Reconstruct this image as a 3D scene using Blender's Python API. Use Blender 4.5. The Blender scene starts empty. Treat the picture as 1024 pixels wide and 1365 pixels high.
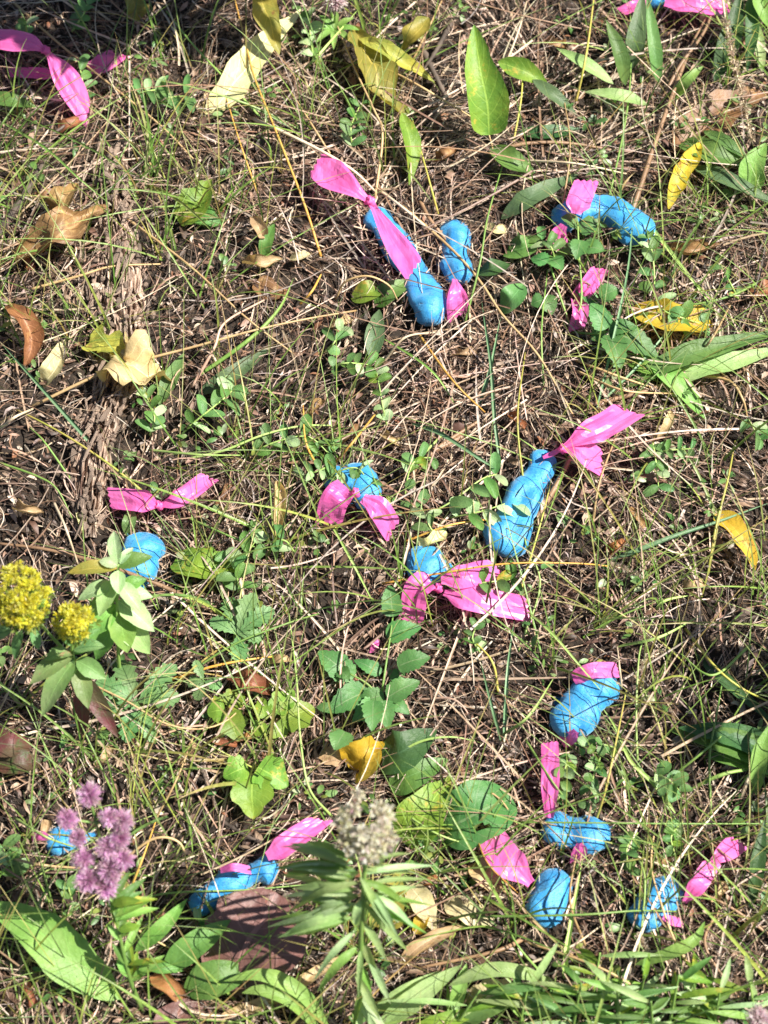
import bpy, math, random
import numpy as np
from mathutils import Vector, Matrix, noise
R = math.radians
random.seed(7); rng = np.random.default_rng(11)
scn = bpy.context.scene
C = scn.collection

# ------------------------------------------------------------------ camera, sky, sun, exposure
W, H = 1024.0, 1365.0                    # pixel frame that the placements below are read in
TILT, DIST, FPX = R(25), 1.56, 2232.0
cam_d = bpy.data.cameras.new('camera'); cam = bpy.data.objects.new('camera', cam_d); C.objects.link(cam)
CAM = Vector((0, -DIST*math.sin(TILT), DIST*math.cos(TILT)))
cam.location = CAM; cam.rotation_euler = (TILT, 0, 0)
cam_d.lens = FPX/H*36; cam_d.sensor_width = 36; cam_d.clip_start = .05; cam_d.clip_end = 400
cam_d.dof.use_dof = True; cam_d.dof.focus_distance = DIST; cam_d.dof.aperture_fstop = 6.3
scn.camera = cam
scn.render.resolution_x = 768; scn.render.resolution_y = 1024
SUN_EL, SUN_AZ = R(55), R(92)            # azimuth from +Y towards +X
w = bpy.data.worlds.new('World'); scn.world = w; w.use_nodes = True
nt = w.node_tree; bg = nt.nodes['Background']
sky = nt.nodes.new('ShaderNodeTexSky'); sky.sky_type = 'NISHITA'; sky.sun_disc = False
sky.sun_elevation = SUN_EL; sky.sun_rotation = SUN_AZ
nt.links.new(sky.outputs[0], bg.inputs[0]); bg.inputs[1].default_value = .05
sd = bpy.data.lights.new('sun', 'SUN'); so = bpy.data.objects.new('sun', sd); C.objects.link(so)
sd.energy = 5; sd.angle = R(.53); sd.color = (1, .95, .87)
sdir = Vector((math.sin(SUN_AZ)*math.cos(SUN_EL), math.cos(SUN_AZ)*math.cos(SUN_EL), math.sin(SUN_EL)))
so.rotation_euler = sdir.to_track_quat('Z', 'Y').to_euler(); so.location = sdir*5
scn.view_settings.view_transform = 'Standard'; scn.view_settings.look = 'None'
scn.view_settings.exposure = 1.2; scn.view_settings.gamma = 1
scn.view_settings.use_curve_mapping = False

# ------------------------------------------------------------------ helpers
def gh(x, y):
    if abs(x) > 3 or abs(y) > 3: return 0.
    v = noise.noise(Vector((x*3.1, y*3.1, .3)))*.014 + noise.noise(Vector((x*11, y*11, 2.1)))*.005
    return v
fwd = Vector((0, math.sin(TILT), -math.cos(TILT))); upv = Vector((0, math.cos(TILT), math.sin(TILT)))
def P(px, py, h=0):                      # a spot seen in the photograph -> the point h mm above the ground there
    d = fwd*FPX + Vector((1, 0, 0))*(px-W/2) + upv*(H/2-py)
    z = h/1000.
    for _ in range(3):
        t = (z-CAM.z)/d.z; p = CAM + d*t
        z = h/1000. + gh(p.x, p.y)
    return CAM + d*((z-CAM.z)/d.z)
def S(p): return (p-CAM).dot(fwd)/FPX    # metres per pixel at a point

def link(name, me, mat=None, parent=None, loc=None):
    o = bpy.data.objects.new(name, me); C.objects.link(o)
    if me is not None and mat is not None and not me.materials: me.materials.append(mat)
    if parent: o.parent = parent
    if loc is not None: o.location = loc
    return o
def tag(o, label, cat, group=None, kind=None):
    if label: o['label'] = label
    if cat: o['category'] = cat
    if group: o['group'] = group
    if kind: o['kind'] = kind
    return o
def mesh(name, v, f, uv=None, smooth=True):
    me = bpy.data.meshes.new(name); me.from_pydata([tuple(p) for p in v], [], f)
    if uv is not None:
        l = me.uv_layers.new(name='UVMap')
        idx = np.zeros(len(me.loops), dtype=np.int32); me.loops.foreach_get('vertex_index', idx)
        l.data.foreach_set('uv', np.asarray(uv, dtype=np.float32)[idx].ravel())
    if smooth: me.polygons.foreach_set('use_smooth', [True]*len(me.polygons))
    return me
def empty(name, loc):
    o = bpy.data.objects.new(name, None); C.objects.link(o); o.location = loc; o.empty_display_size = .02
    return o
def catmull(pts, n):
    pts = [Vector(p) for p in pts]
    if len(pts) == 2: return [pts[0].lerp(pts[1], i/n) for i in range(n+1)]
    q = [pts[0]*2-pts[1]] + pts + [pts[-1]*2-pts[-2]]
    out = []
    m = len(pts)-1
    for i in range(n+1):
        t = i/n*m; k = min(int(t), m-1); t -= k
        a, b, c, d = q[k:k+4]
        out.append(.5*((2*b)+(c-a)*t+(2*a-5*b+4*c-d)*t*t+(3*b-a-3*c+d)*t**3))
    return out
def lerp_list(L, t):
    t *= len(L)-1; k = min(int(t), len(L)-2); t -= k
    return L[k]*(1-t)+L[k+1]*t
PROF = {
 'lance': lambda v: max(0, math.sin(math.pi*min(1, v**.85)))**.85,
 'oval':  lambda v: max(0, 1-(2*v-1)**2)**.55,
 'ovate': lambda v: max(0, math.sin(math.pi*v**.62))**.75,
 'obov':  lambda v: max(0, math.sin(math.pi*v**1.6))**.7,
 'strap': lambda v: min(1, (v*9+.35))*max(0, 1-v**3.2),
 'round': lambda v: max(0, 1-(2*v-1)**2)**.5,
 'scrap': lambda v: (max(0, 1-(2*v-1)**4)**.5)*(.8+.2*math.sin(v*11)),
}
def leaf_geo(pts, w, prof='lance', cup=.25, roll=0, twist=0, wav=0, crumple=0, nU=6, nV=14, serr=0, lob=None, seed=0, ref=None, rag=.14, hole=None):
    """a curved leaf: spine through pts, width w, sides lifted by cup, rolled and twisted about the spine"""
    pf = PROF[prof]; rs = random.Random(seed); fine = catmull(pts, 240)
    vv = [(1-math.cos(math.pi*i/nV))/2*.7+i/nV*.3 if prof in ('round', 'oval', 'obov', 'ovate') else i/nV for i in range(nV+1)]
    sp = [fine[int(round(q*240))] for q in vv]
    ph = rs.random()*9; v_, uv = [], []
    for i, c in enumerate(sp):
        v = vv[i]
        T = (sp[min(i+1, nV)]-sp[max(i-1, 0)]).normalized()
        z = Vector(ref) if ref else Vector((0, 0, 1))
        s = T.cross(z)
        if s.length < .25: s = s + T.cross(Vector((0, 1, .2)))*.8
        s.normalize(); n = s.cross(T).normalized()
        if n.z < 0 and not ref: n = -n
        a = roll + twist*v
        s, n = s*math.cos(a)+n*math.sin(a), n*math.cos(a)-s*math.sin(a)
        for j in range(nU+1):
            u = j/nU*2-1
            k = pf(v)
            if serr and abs(u) > .99: k *= 1-serr*(i % 2)
            if lob: k *= lob(v, u)
            k *= 1+rag*noise.noise(Vector((v*7, u*1.5, seed*1.7+ph)))
            hw = w*.5*max(k, .015)
            q = c + s*(u*hw*math.cos(cup*abs(u))) + n*(hw*(abs(u)**1.4)*math.sin(cup) )
            if wav: q = q + n*(wav*w*abs(u)*math.sin(v*9+ph+(2 if u > 0 else 0)))
            if crumple:
                q = q + n*(crumple*w*(noise.noise(q*38+Vector((seed*3.1, 0, 0)))+.45*noise.noise(q*110+Vector((2, seed, 0))))) + s*(crumple*.5*w*noise.noise(q*45+Vector((0, seed, 5))))
            v_.append(q); uv.append((j/nU, v))
    m = nU+1
    f = [(i*m+j, i*m+j+1, (i+1)*m+j+1, (i+1)*m+j) for i in range(nV) for j in range(nU) if not (hole and (i, j) in hole)]
    return v_, f, uv
def tube_geo(pts, r0, r1, n=14, k=6, knob=0):
    sp = catmull(pts, n); v, f, uv = [], [], []
    prev = Vector((.3, .2, 1))
    for i, c in enumerate(sp):
        T = (sp[min(i+1, n)]-sp[max(i-1, 0)]).normalized()
        a = T.cross(prev)
        if a.length < 1e-4: a = T.orthogonal()
        a.normalize(); b = T.cross(a); prev = -b if False else b.cross(T)*0+Vector((.3, .2, 1))
        r = r0+(r1-r0)*i/n
        if knob and i % knob == 0: r *= 1.35
        for j in range(k):
            t = 2*math.pi*j/k
            v.append(c+a*(r*math.cos(t))+b*(r*math.sin(t))); uv.append((j/k, i/n))
    f = [(i*k+j, i*k+(j+1) % k, (i+1)*k+(j+1) % k, (i+1)*k+j) for i in range(n) for j in range(k)]
    f.append(tuple(range(k-1, -1, -1))); f.append(tuple(n*k+j for j in range(k)))
    return v, f, uv
def put(name, geo, mat, parent=None, origin=None, **kw):
    v, f, uv = geo
    o0 = Vector(origin) if origin is not None else (parent.location.copy() if parent else Vector(v[0]))
    me = mesh(name, [Vector(p)-o0 for p in v], f, uv, **kw)
    return link(name, me, mat, parent, None if parent else o0)

# ------------------------------------------------------------------ materials
def nodes(name):
    m = bpy.data.materials.new(name); m.use_nodes = True
    t = m.node_tree; b = t.nodes['Principled BSDF']
    return m, t, b, t.nodes['Material Output']
def N(t, kind, **kw):
    n = t.nodes.new(kind)
    for k, v in kw.items():
        if k.startswith('i_'):
            n.inputs[int(k[2:])].default_value = v
        else: setattr(n, k, v)
    return n
def math_n(t, op, a, b=None, c=None):
    n = t.nodes.new('ShaderNodeMath'); n.operation = op
    for i, x in enumerate((a, b, c)):
        if x is None: continue
        if isinstance(x, (int, float)): n.inputs[i].default_value = x
        else: t.links.new(x, n.inputs[i])
    return n.outputs[0]
def mixc(t, f, a, b, mode='MIX'):
    n = t.nodes.new('ShaderNodeMix'); n.data_type = 'RGBA'; n.blend_type = mode
    for s, x in ((n.inputs[0], f), (n.inputs[6], a), (n.inputs[7], b)):
        if isinstance(x, (int, float)): s.default_value = x
        elif isinstance(x, tuple): s.default_value = (*x, 1) if len(x) == 3 else x
        else: t.links.new(x, s)
    return n.outputs[2]
def ramp(t, fac, lo, hi):
    n = t.nodes.new('ShaderNodeMapRange'); n.inputs[1].default_value = lo; n.inputs[2].default_value = hi
    n.interpolation_type = 'SMOOTHSTEP'
    t.links.new(fac, n.inputs[0]); return n.outputs[0]
def tex_noise(t, co, scale, detail=4, rough=.6):
    n = N(t, 'ShaderNodeTexNoise'); n.inputs['Scale'].default_value = scale
    n.inputs['Detail'].default_value = detail; n.inputs['Roughness'].default_value = rough
    t.links.new(co, n.inputs['Vector']); return n.outputs['Fac']
def obj_coord(t):
    tc = N(t, 'ShaderNodeTexCoord'); oi = N(t, 'ShaderNodeObjectInfo')
    a = N(t, 'ShaderNodeVectorMath', operation='ADD')
    cx = N(t, 'ShaderNodeCombineXYZ')
    t.links.new(math_n(t, 'MULTIPLY', oi.outputs['Random'], 7.3), cx.inputs[0])
    t.links.new(tc.outputs['Object'], a.inputs[0]); t.links.new(cx.outputs[0], a.inputs[1])
    return a.outputs[0], oi.outputs['Random'], tc
def leaf_mat(name, c1, c2, c3=None, spot=.62, vein=None, rough=.5, trans=.38, vk=7, sc=28, tint=1.25, parallel=False):
    m, t, b, out = nodes(name)
    co, rnd, tc = obj_coord(t)
    n1 = tex_noise(t, co, sc, 3); col = mixc(t, ramp(t, n1, .34, .66), c1, c2)
    if c3:
        n2 = tex_noise(t, co, sc*1.7, 6, .7); col = mixc(t, ramp(t, n2, spot-.05, spot+.06), col, c3)
    n4 = tex_noise(t, co, 110, 5, .75); col = mixc(t, math_n(t, 'MULTIPLY', ramp(t, n4, .66, .72), .8), col, (.24, .15, .06))
    n5 = tex_noise(t, co, 55, 4, .6); col = mixc(t, math_n(t, 'MULTIPLY', ramp(t, n5, .45, .75), .45), col, mixc(t, 1., col, (1.5, 1.4, 1.1), 'MULTIPLY'))
    sx = N(t, 'ShaderNodeSeparateXYZ'); t.links.new(tc.outputs['UV'], sx.inputs[0])
    au = math_n(t, 'ABSOLUTE', math_n(t, 'SUBTRACT', sx.outputs[0], .5))
    rib = math_n(t, 'LESS_THAN', au, .022)
    if parallel:
        ln = math_n(t, 'SINE', math_n(t, 'MULTIPLY', sx.outputs[0], 60.))
        sv = math_n(t, 'GREATER_THAN', ln, .55)
    else:
        q = math_n(t, 'FRACT', math_n(t, 'SUBTRACT', math_n(t, 'MULTIPLY', sx.outputs[1], vk), math_n(t, 'MULTIPLY', au, vk*.55)))
        sv = math_n(t, 'LESS_THAN', math_n(t, 'ABSOLUTE', math_n(t, 'SUBTRACT', q, .5)), .055)
    vm = math_n(t, 'MAXIMUM', rib, math_n(t, 'MULTIPLY', sv, .6))
    vc = vein or tuple(min(1, x*1.5+.03) for x in c1)
    col = mixc(t, math_n(t, 'MULTIPLY', vm, .75), col, vc)
    hsv = N(t, 'ShaderNodeHueSaturation'); t.links.new(col, hsv.inputs['Color'])
    t.links.new(math_n(t, 'ADD', math_n(t, 'MULTIPLY', rnd, .03), .485), hsv.inputs['Hue'])
    t.links.new(math_n(t, 'ADD', math_n(t, 'MULTIPLY', rnd, .4), .8), hsv.inputs['Value'])
    col = hsv.outputs[0]
    t.links.new(col, b.inputs['Base Color']); b.inputs['Roughness'].default_value = rough
    bp = N(t, 'ShaderNodeBump'); bp.inputs['Strength'].default_value = .8; bp.inputs['Distance'].default_value = .0014
    hn = math_n(t, 'SUBTRACT', tex_noise(t, co, 160, 4), math_n(t, 'MULTIPLY', vm, .8))
    t.links.new(hn, bp.inputs['Height']); t.links.new(bp.outputs[0], b.inputs['Normal'])
    tr = N(t, 'ShaderNodeBsdfTranslucent')
    tcol = mixc(t, 1., col, (tint, tint, tint*.6), 'MULTIPLY'); t.links.new(tcol, tr.inputs[0])
    mx = N(t, 'ShaderNodeMixShader'); mx.inputs[0].default_value = trans
    t.links.new(b.outputs[0], mx.inputs[1]); t.links.new(tr.outputs[0], mx.inputs[2]); t.links.new(mx.outputs[0], out.inputs[0])
    return m
def stem_mat(name, c1, c2, rough=.5):
    m, t, b, out = nodes(name); co, rnd, tc = obj_coord(t)
    n1 = tex_noise(t, co, 45, 4)
    col = mixc(t, ramp(t, n1, .35, .68), c1, c2)
    hsv = N(t, 'ShaderNodeHueSaturation'); t.links.new(col, hsv.inputs['Color'])
    t.links.new(math_n(t, 'ADD', math_n(t, 'MULTIPLY', rnd, .5), .75), hsv.inputs['Value'])
    t.links.new(hsv.outputs[0], b.inputs['Base Color']); b.inputs['Roughness'].default_value = rough
    bp = N(t, 'ShaderNodeBump'); bp.inputs['Strength'].default_value = .4; bp.inputs['Distance'].default_value = .001
    t.links.new(tex_noise(t, co, 300, 3), bp.inputs['Height']); t.links.new(bp.outputs[0], b.inputs['Normal'])
    return m
def attr_mat(name, rough=.55, trans=.2, bump=260):
    m, t, b, out = nodes(name)
    at = N(t, 'ShaderNodeAttribute', attribute_name='Col'); tc = N(t, 'ShaderNodeTexCoord')
    n = tex_noise(t, tc.outputs['Object'], 120, 4)
    col = mixc(t, ramp(t, n, .3, .72), at.outputs['Color'], mixc(t, 1., at.outputs['Color'], (.6, .55, .5), 'MULTIPLY'))
    t.links.new(col, b.inputs['Base Color']); b.inputs['Roughness'].default_value = rough
    bp = N(t, 'ShaderNodeBump'); bp.inputs['Strength'].default_value = .4; bp.inputs['Distance'].default_value = .001
    t.links.new(tex_noise(t, tc.outputs['Object'], bump, 3), bp.inputs['Height']); t.links.new(bp.outputs[0], b.inputs['Normal'])
    if trans:
        tr = N(t, 'ShaderNodeBsdfTranslucent'); t.links.new(col, tr.inputs[0])
        mx = N(t, 'ShaderNodeMixShader'); mx.inputs[0].default_value = trans
        t.links.new(b.outputs[0], mx.inputs[1]); t.links.new(tr.outputs[0], mx.inputs[2]); t.links.new(mx.outputs[0], out.inputs[0])
    return m
M = {}
M['green'] = leaf_mat('green_leaf', (.09, .20, .04), (.15, .28, .065), None)
M['bright'] = leaf_mat('bright_green_leaf', (.17, .34, .06), (.26, .43, .11), None)
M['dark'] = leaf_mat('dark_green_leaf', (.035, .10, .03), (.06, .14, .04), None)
M['blade'] = leaf_mat('green_blade', (.09, .20, .045), (.15, .27, .075), None, parallel=True)
M['paleblade'] = leaf_mat('pale_green_blade', (.28, .42, .14), (.40, .52, .23), None, parallel=True)
M['dullblade'] = leaf_mat('dull_green_blade', (.09, .17, .07), (.14, .22, .10), (.24, .22, .10), .68, parallel=True)
M['ygreen'] = leaf_mat('yellowing_green_leaf', (.22, .34, .04), (.14, .28, .035), (.50, .38, .06), .60)
M['yellow'] = leaf_mat('yellow_leaf', (.62, .43, .03), (.52, .40, .05), (.30, .13, .03), .63)
M['olive'] = leaf_mat('olive_yellow_leaf', (.42, .36, .06), (.28, .30, .06), (.28, .16, .05), .62)
M['orange'] = leaf_mat('orange_yellow_leaf', (.60, .33, .03), (.62, .42, .05), (.22, .08, .02), .60)
M['brown'] = leaf_mat('dry_brown_leaf', (.30, .17, .07), (.20, .11, .05), (.42, .28, .12), .6, trans=.25)
M['rust'] = leaf_mat('rust_brown_leaf', (.36, .16, .06), (.26, .11, .05), (.45, .24, .1), .62, trans=.28)
M['tan'] = leaf_mat('pale_tan_leaf', (.52, .38, .20), (.42, .30, .16), (.30, .19, .09), .62, trans=.25)
M['cream'] = leaf_mat('cream_leaf', (.66, .58, .33), (.54, .50, .24), (.40, .33, .14), .62, trans=.25)
M['maroon'] = leaf_mat('dark_red_brown_leaf', (.19, .095, .07), (.14, .075, .06), (.36, .13, .05), .66, trans=.1, rough=.5)
M['redgreen'] = leaf_mat('red_tinged_leaf', (.10, .09, .04), (.17, .05, .05), (.06, .12, .03), .6)
M['pinktip'] = leaf_mat('pink_tinged_leaf', (.16, .28, .08), (.22, .30, .12), (.42, .12, .12), .62)
M['vetch'] = leaf_mat('blue_green_leaflet', (.09, .21, .06), (.15, .28, .09), None, vk=9, trans=.3)
M['vetchpale'] = leaf_mat('pale_leaflet', (.40, .52, .28), (.30, .46, .20), None, vk=9, trans=.3)
M['rose'] = leaf_mat('serrate_green_leaflet', (.075, .21, .055), (.12, .28, .08), None, vk=9, vein=(.24, .36, .16))
M['geran'] = leaf_mat('veined_green_leaf', (.11, .25, .08), (.20, .34, .13), None, vk=8, vein=(.03, .09, .02))
M['s_tan'] = stem_mat('tan_stalk', (.48, .33, .16), (.36, .23, .10))
M['s_pale'] = stem_mat('pale_straw', (.68, .55, .38), (.55, .42, .27))
M['s_orange'] = stem_mat('orange_stalk', (.55, .27, .05), (.46, .30, .07))
M['s_green'] = stem_mat('green_stem', (.14, .26, .05), (.20, .30, .07))
M['s_lgreen'] = stem_mat('light_green_stem', (.28, .42, .10), (.36, .46, .15))
M['s_bgreen'] = stem_mat('blue_green_stem', (.10, .20, .09), (.15, .25, .12))
M['s_ygreen'] = stem_mat('yellow_green_stem', (.34, .36, .06), (.42, .32, .08))
M['s_brown'] = stem_mat('brown_stalk', (.22, .13, .07), (.30, .18, .10))
M['s_dark'] = stem_mat('dark_twig', (.06, .045, .035), (.11, .08, .06), .8)
M['s_pink'] = stem_mat('pinkish_stalk', (.48, .28, .2), (.55, .38, .28))
M['litter'] = attr_mat('litter_bits'); M['straw'] = attr_mat('straw_bits', .45, .15); M['grass'] = attr_mat('grass_blades', .42, .35)
M['floret'] = attr_mat('floret_petals', .5, .6)

def pink_mat():
    m, t, b, out = nodes('pink_tape'); co, rnd, tc = obj_coord(t)
    n1 = tex_noise(t, co, 40, 3)
    col = mixc(t, ramp(t, n1, .3, .7), (.87, .14, .46), (.91, .21, .54))
    t.links.new(col, b.inputs['Base Color']); b.inputs['Roughness'].default_value = .36
    bp = N(t, 'ShaderNodeBump'); bp.inputs['Strength'].default_value = .35; bp.inputs['Distance'].default_value = .0015
    t.links.new(tex_noise(t, co, 70, 3), bp.inputs['Height']); t.links.new(bp.outputs[0], b.inputs['Normal'])
    tr = N(t, 'ShaderNodeBsdfTranslucent'); tr.inputs[0].default_value = (.96, .22, .55, 1)
    mx = N(t, 'ShaderNodeMixShader'); mx.inputs[0].default_value = .42
    t.links.new(b.outputs[0], mx.inputs[1]); t.links.new(tr.outputs[0], mx.inputs[2]); t.links.new(mx.outputs[0], out.inputs[0])
    return m
M['pink'] = pink_mat()
def blue_mat():
    m, t, b, out = nodes('blue_coating'); co, rnd, tc = obj_coord(t)
    n1 = tex_noise(t, co, 60, 5); n2 = tex_noise(t, co, 420, 4, .7); n3 = tex_noise(t, co, 95, 6, .75)
    col = mixc(t, ramp(t, n1, .3, .7), (.014, .19, .44), (.035, .28, .54))
    col = mixc(t, math_n(t, 'MULTIPLY', ramp(t, n2, .56, .74), .4), col, (.20, .46, .64))
    col = mixc(t, math_n(t, 'MULTIPLY', ramp(t, n3, .61, .70), .8), col, (.06, .07, .08))
    t.links.new(col, b.inputs['Base Color']); b.inputs['Roughness'].default_value = .48
    b.inputs['Sheen Weight'].default_value = .5; b.inputs['Sheen Tint'].default_value = (.5, .8, 1, 1)
    bp = N(t, 'ShaderNodeBump'); bp.inputs['Strength'].default_value = .6; bp.inputs['Distance'].default_value = .0011
    t.links.new(math_n(t, 'ADD', n2, math_n(t, 'MULTIPLY', n1, .8)), bp.inputs['Height']); t.links.new(bp.outputs[0], b.inputs['Normal'])
    return m
M['blue'] = blue_mat()
def soil_mat():
    m, t, b, out = nodes('soil'); tc = N(t, 'ShaderNodeTexCoord'); co = tc.outputs['Object']
    n1 = tex_noise(t, co, 14, 6, .65); n2 = tex_noise(t, co, 190, 6, .7)
    col = mixc(t, ramp(t, n1, .35, .65), (.014, .009, .006), (.03, .02, .013))
    col = mixc(t, ramp(t, n2, .5, .72), col, (.12, .08, .05))
    t.links.new(col, b.inputs['Base Color']); b.inputs['Roughness'].default_value = .95
    bp = N(t, 'ShaderNodeBump'); bp.inputs['Strength'].default_value = 1; bp.inputs['Distance'].default_value = .004
    t.links.new(n2, bp.inputs['Height']); t.links.new(bp.outputs[0], b.inputs['Normal'])
    return m
M['soil'] = soil_mat()
def wood_mat():
    m, t, b, out = nodes('rotten_wood'); co, rnd, tc = obj_coord(t)
    mp = N(t, 'ShaderNodeMapping'); mp.inputs['Scale'].default_value = (1, .12, 1); t.links.new(co, mp.inputs['Vector'])
    n1 = tex_noise(t, mp.outputs[0], 420, 5, .7); n2 = tex_noise(t, co, 60, 3)
    col = mixc(t, ramp(t, n1, .38, .66), (.11, .065, .045), (.48, .35, .26))
    col = mixc(t, ramp(t, n2, .45, .8), col, (.46, .38, .31))
    hsv = N(t, 'ShaderNodeHueSaturation'); t.links.new(col, hsv.inputs['Color'])
    t.links.new(math_n(t, 'ADD', math_n(t, 'MULTIPLY', rnd, .8), .55), hsv.inputs['Value'])
    t.links.new(hsv.outputs[0], b.inputs['Base Color']); b.inputs['Roughness'].default_value = .85
    bp = N(t, 'ShaderNodeBump'); bp.inputs['Strength'].default_value = .9; bp.inputs['Distance'].default_value = .002
    t.links.new(n1, bp.inputs['Height']); t.links.new(bp.outputs[0], b.inputs['Normal'])
    return m
M['wood'] = wood_mat()

# ------------------------------------------------------------------ ground
def ground():
    def axis(half):
        a = list(np.arange(-half, half+1e-6, .0045)); s = .0045; x = half
        out = []
        while x < 60:
            s *= 1.35; x += s; out.append(x)
        return np.array([-q for q in out[::-1]] + a + out)
    X, Y = axis(.62), axis(.78); v, f = [], []
    for y in Y:
        for x in X:
            z = gh(x, y)
            if abs(x) < .8 and abs(y) < 1: z += noise.noise(Vector((x*28, y*28, 3)))*.006-.003+noise.noise(Vector((x*60, y*60, 0)))*.003 + noise.noise(Vector((x*150, y*150, 4)))*.0016
            v.append((x, y, z-.001))
    n = len(X)
    f = [(i*n+j, i*n+j+1, (i+1)*n+j+1, (i+1)*n+j) for i in range(len(Y)-1) for j in range(n-1)]
    o = link('ground', mesh('ground', v, f), M['soil']); o['kind'] = 'structure'
ground()

# ------------------------------------------------------------------ uncountable litter, straw and grass
ghv = np.vectorize(gh)
def strips(name, P0, P1, P2, wd, col, K, mat, prof, roll, label, cat, fold=.0, col2=None):
    n = len(P0); s = np.linspace(0, 1, K+1)[None, :, None]
    c = P0[:, None]*(1-s)**2 + 2*P1[:, None]*s*(1-s) + P2[:, None]*s**2
    T = 2*(P1-P0)[:, None]*(1-s)+2*(P2-P1)[:, None]*s
    T /= np.linalg.norm(T, axis=2, keepdims=True)+1e-9
    z = np.array([0, .05, 1.]); sd_ = np.cross(T, z); sd_ /= np.linalg.norm(sd_, axis=2, keepdims=True)+1e-6
    nn = np.cross(sd_, T); ca, sa = np.cos(roll)[:, None, None], np.sin(roll)[:, None, None]
    sd_, nn = sd_*ca+nn*sa, nn*ca-sd_*sa
    hw = .5*wd[:, None, None]*prof(s)
    cols_n = 3 if fold else 2
    if fold: V = np.stack([c-sd_*hw+nn*hw*fold, c, c+sd_*hw+nn*hw*fold], axis=2)
    else: V = np.stack([c-sd_*hw, c+sd_*hw], axis=2)
    nv = (K+1)*cols_n
    base = np.arange(n)[:, None, None]*nv
    i = np.arange(K)[None, :, None]; j = np.arange(cols_n-1)[None, None, :]
    q = np.stack([base+i*cols_n+j, base+i*cols_n+j+1, base+(i+1)*cols_n+j+1, base+(i+1)*cols_n+j], axis=-1).reshape(-1, 4)
    me = bpy.data.meshes.new(name)
    me.vertices.add(n*nv); me.vertices.foreach_set('co', V.reshape(-1).astype(np.float32))
    me.loops.add(len(q)*4); me.loops.foreach_set('vertex_index', q.reshape(-1).astype(np.int32))
    me.polygons.add(len(q)); me.polygons.foreach_set('loop_start', np.arange(0, len(q)*4, 4, dtype=np.int32))
    me.update(calc_edges=True); me.polygons.foreach_set('use_smooth', [True]*len(q))
    at = me.color_attributes.new('Col', 'FLOAT_COLOR', 'POINT')
    cc = np.ones((n, K+1, cols_n, 4), dtype=np.float32)
    if col2 is None: cc[..., :3] = col[:, None, None, :]
    else: cc[..., :3] = col[:, None, None, :]*(1-s[..., None])+col2[:, None, None, :]*s[..., None]
    at.data.foreach_set('color', cc.reshape(-1))
    o = link(name, me, mat)
    return tag(o, label, cat, None, 'stuff')
def pick(palette, wts, n, jit=.25):
    p = np.array(palette)[rng.choice(len(palette), n, p=np.array(wts)/sum(wts))]
    return np.clip(p*(1+rng.uniform(-jit, jit, (n, 1)))*(1+rng.uniform(-.06, .06, (n, 3))), 0, .9)
def spots(n, hx=.62, y0=-.62, y1=.82): return rng.uniform(-hx, hx, n), rng.uniform(y0, y1, n)
WOODP = [P(a, b) for a, b in [(150, 195), (150, 260), (160, 330), (160, 400), (165, 450), (150, 520), (128, 580), (118, 650), (112, 715)]]
WOODP = np.array([(q.x, q.y) for a, b in zip(WOODP, WOODP[1:]) for q in (a, a.lerp(b, .5))])
def off_wood(x, y, keep):
    d = np.min(np.hypot(x[:, None]-WOODP[None, :, 0], y[:, None]-WOODP[None, :, 1]), 1)
    return (d > .03) | (rng.random(len(x)) < keep)
def at_z(x, y, h): return np.stack([x, y, ghv(x, y)+h], 1)
def lying(n, L, hmax, curl=.35, tilt=.12, bare=.6):
    x, y = spots(n); m_ = ~off_wood(x, y, .3); x[m_] = rng.uniform(-.2, .6, m_.sum()); pt = np.array([noise.noise(Vector((p*6, q*6, 3.3)))+.5*noise.noise(Vector((p*17, q*17, 1.3))) for p, q in zip(x, y)])
    mv = (pt < -.12) & (rng.random(n) < bare); k_ = rng.integers(0, n, mv.sum()); ok = np.flatnonzero(pt > 0); k_ = rng.choice(ok, mv.sum())
    x[mv] = x[k_]+rng.normal(0, .012, mv.sum()); y[mv] = y[k_]+rng.normal(0, .012, mv.sum())
    fl = np.array([noise.noise(Vector((p*5, q*5, 8.8)))*4.5 for p, q in zip(x, y)])
    a = np.where(rng.random(n) < .6, fl+rng.normal(0, .55, n), rng.uniform(0, 2*np.pi, n))
    d = np.stack([np.cos(a), np.sin(a)], 1); pn = np.stack([-d[:, 1], d[:, 0]], 1)
    h0 = rng.uniform(.0, 1, n)**2*hmax
    p0 = at_z(x, y, h0)
    c = rng.normal(0, curl, n)[:, None]
    m = np.stack([x, y], 1)+d*L[:, None]*.5+pn*L[:, None]*c*.5
    e = np.stack([x, y], 1)+d*L[:, None]+pn*L[:, None]*rng.normal(0, curl*.4, n)[:, None]
    p1 = at_z(m[:, 0], m[:, 1], h0+rng.uniform(0, 1, n)*L*tilt*1.6); p2 = at_z(e[:, 0], e[:, 1], np.maximum(0.0005, h0+rng.normal(0, 1, n)*L*tilt))
    return p0, p1, p2
pal_l = [(.50, .36, .27), (.36, .24, .17), (.19, .115, .08), (.08, .05, .035), (.40, .33, .29), (.66, .53, .43), (.28, .13, .07)]
n = 46000; L = rng.uniform(.002, .0095, n)+.008*(rng.random(n) < .06)
strips('leaf_litter', *lying(n, L, .010, .3, .35, .1), L*rng.uniform(.16, .5, n), pick(pal_l, [1.6, 2.6, 5, 7, .8, 1., .9], n), 3, M['litter'],
       lambda s: np.sqrt(np.clip(1-(2*s-1)**4, .05, 1)), rng.normal(0, .5, n), 'crumbled brown leaf litter covering the soil', 'leaf litter', fold=.3)
pal_s = [(.66, .53, .41), (.46, .33, .23), (.32, .20, .13), (.18, .11, .075), (.47, .39, .33), (.09, .06, .045)]
n = 34000; L = rng.uniform(.006, .055, n)
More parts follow.
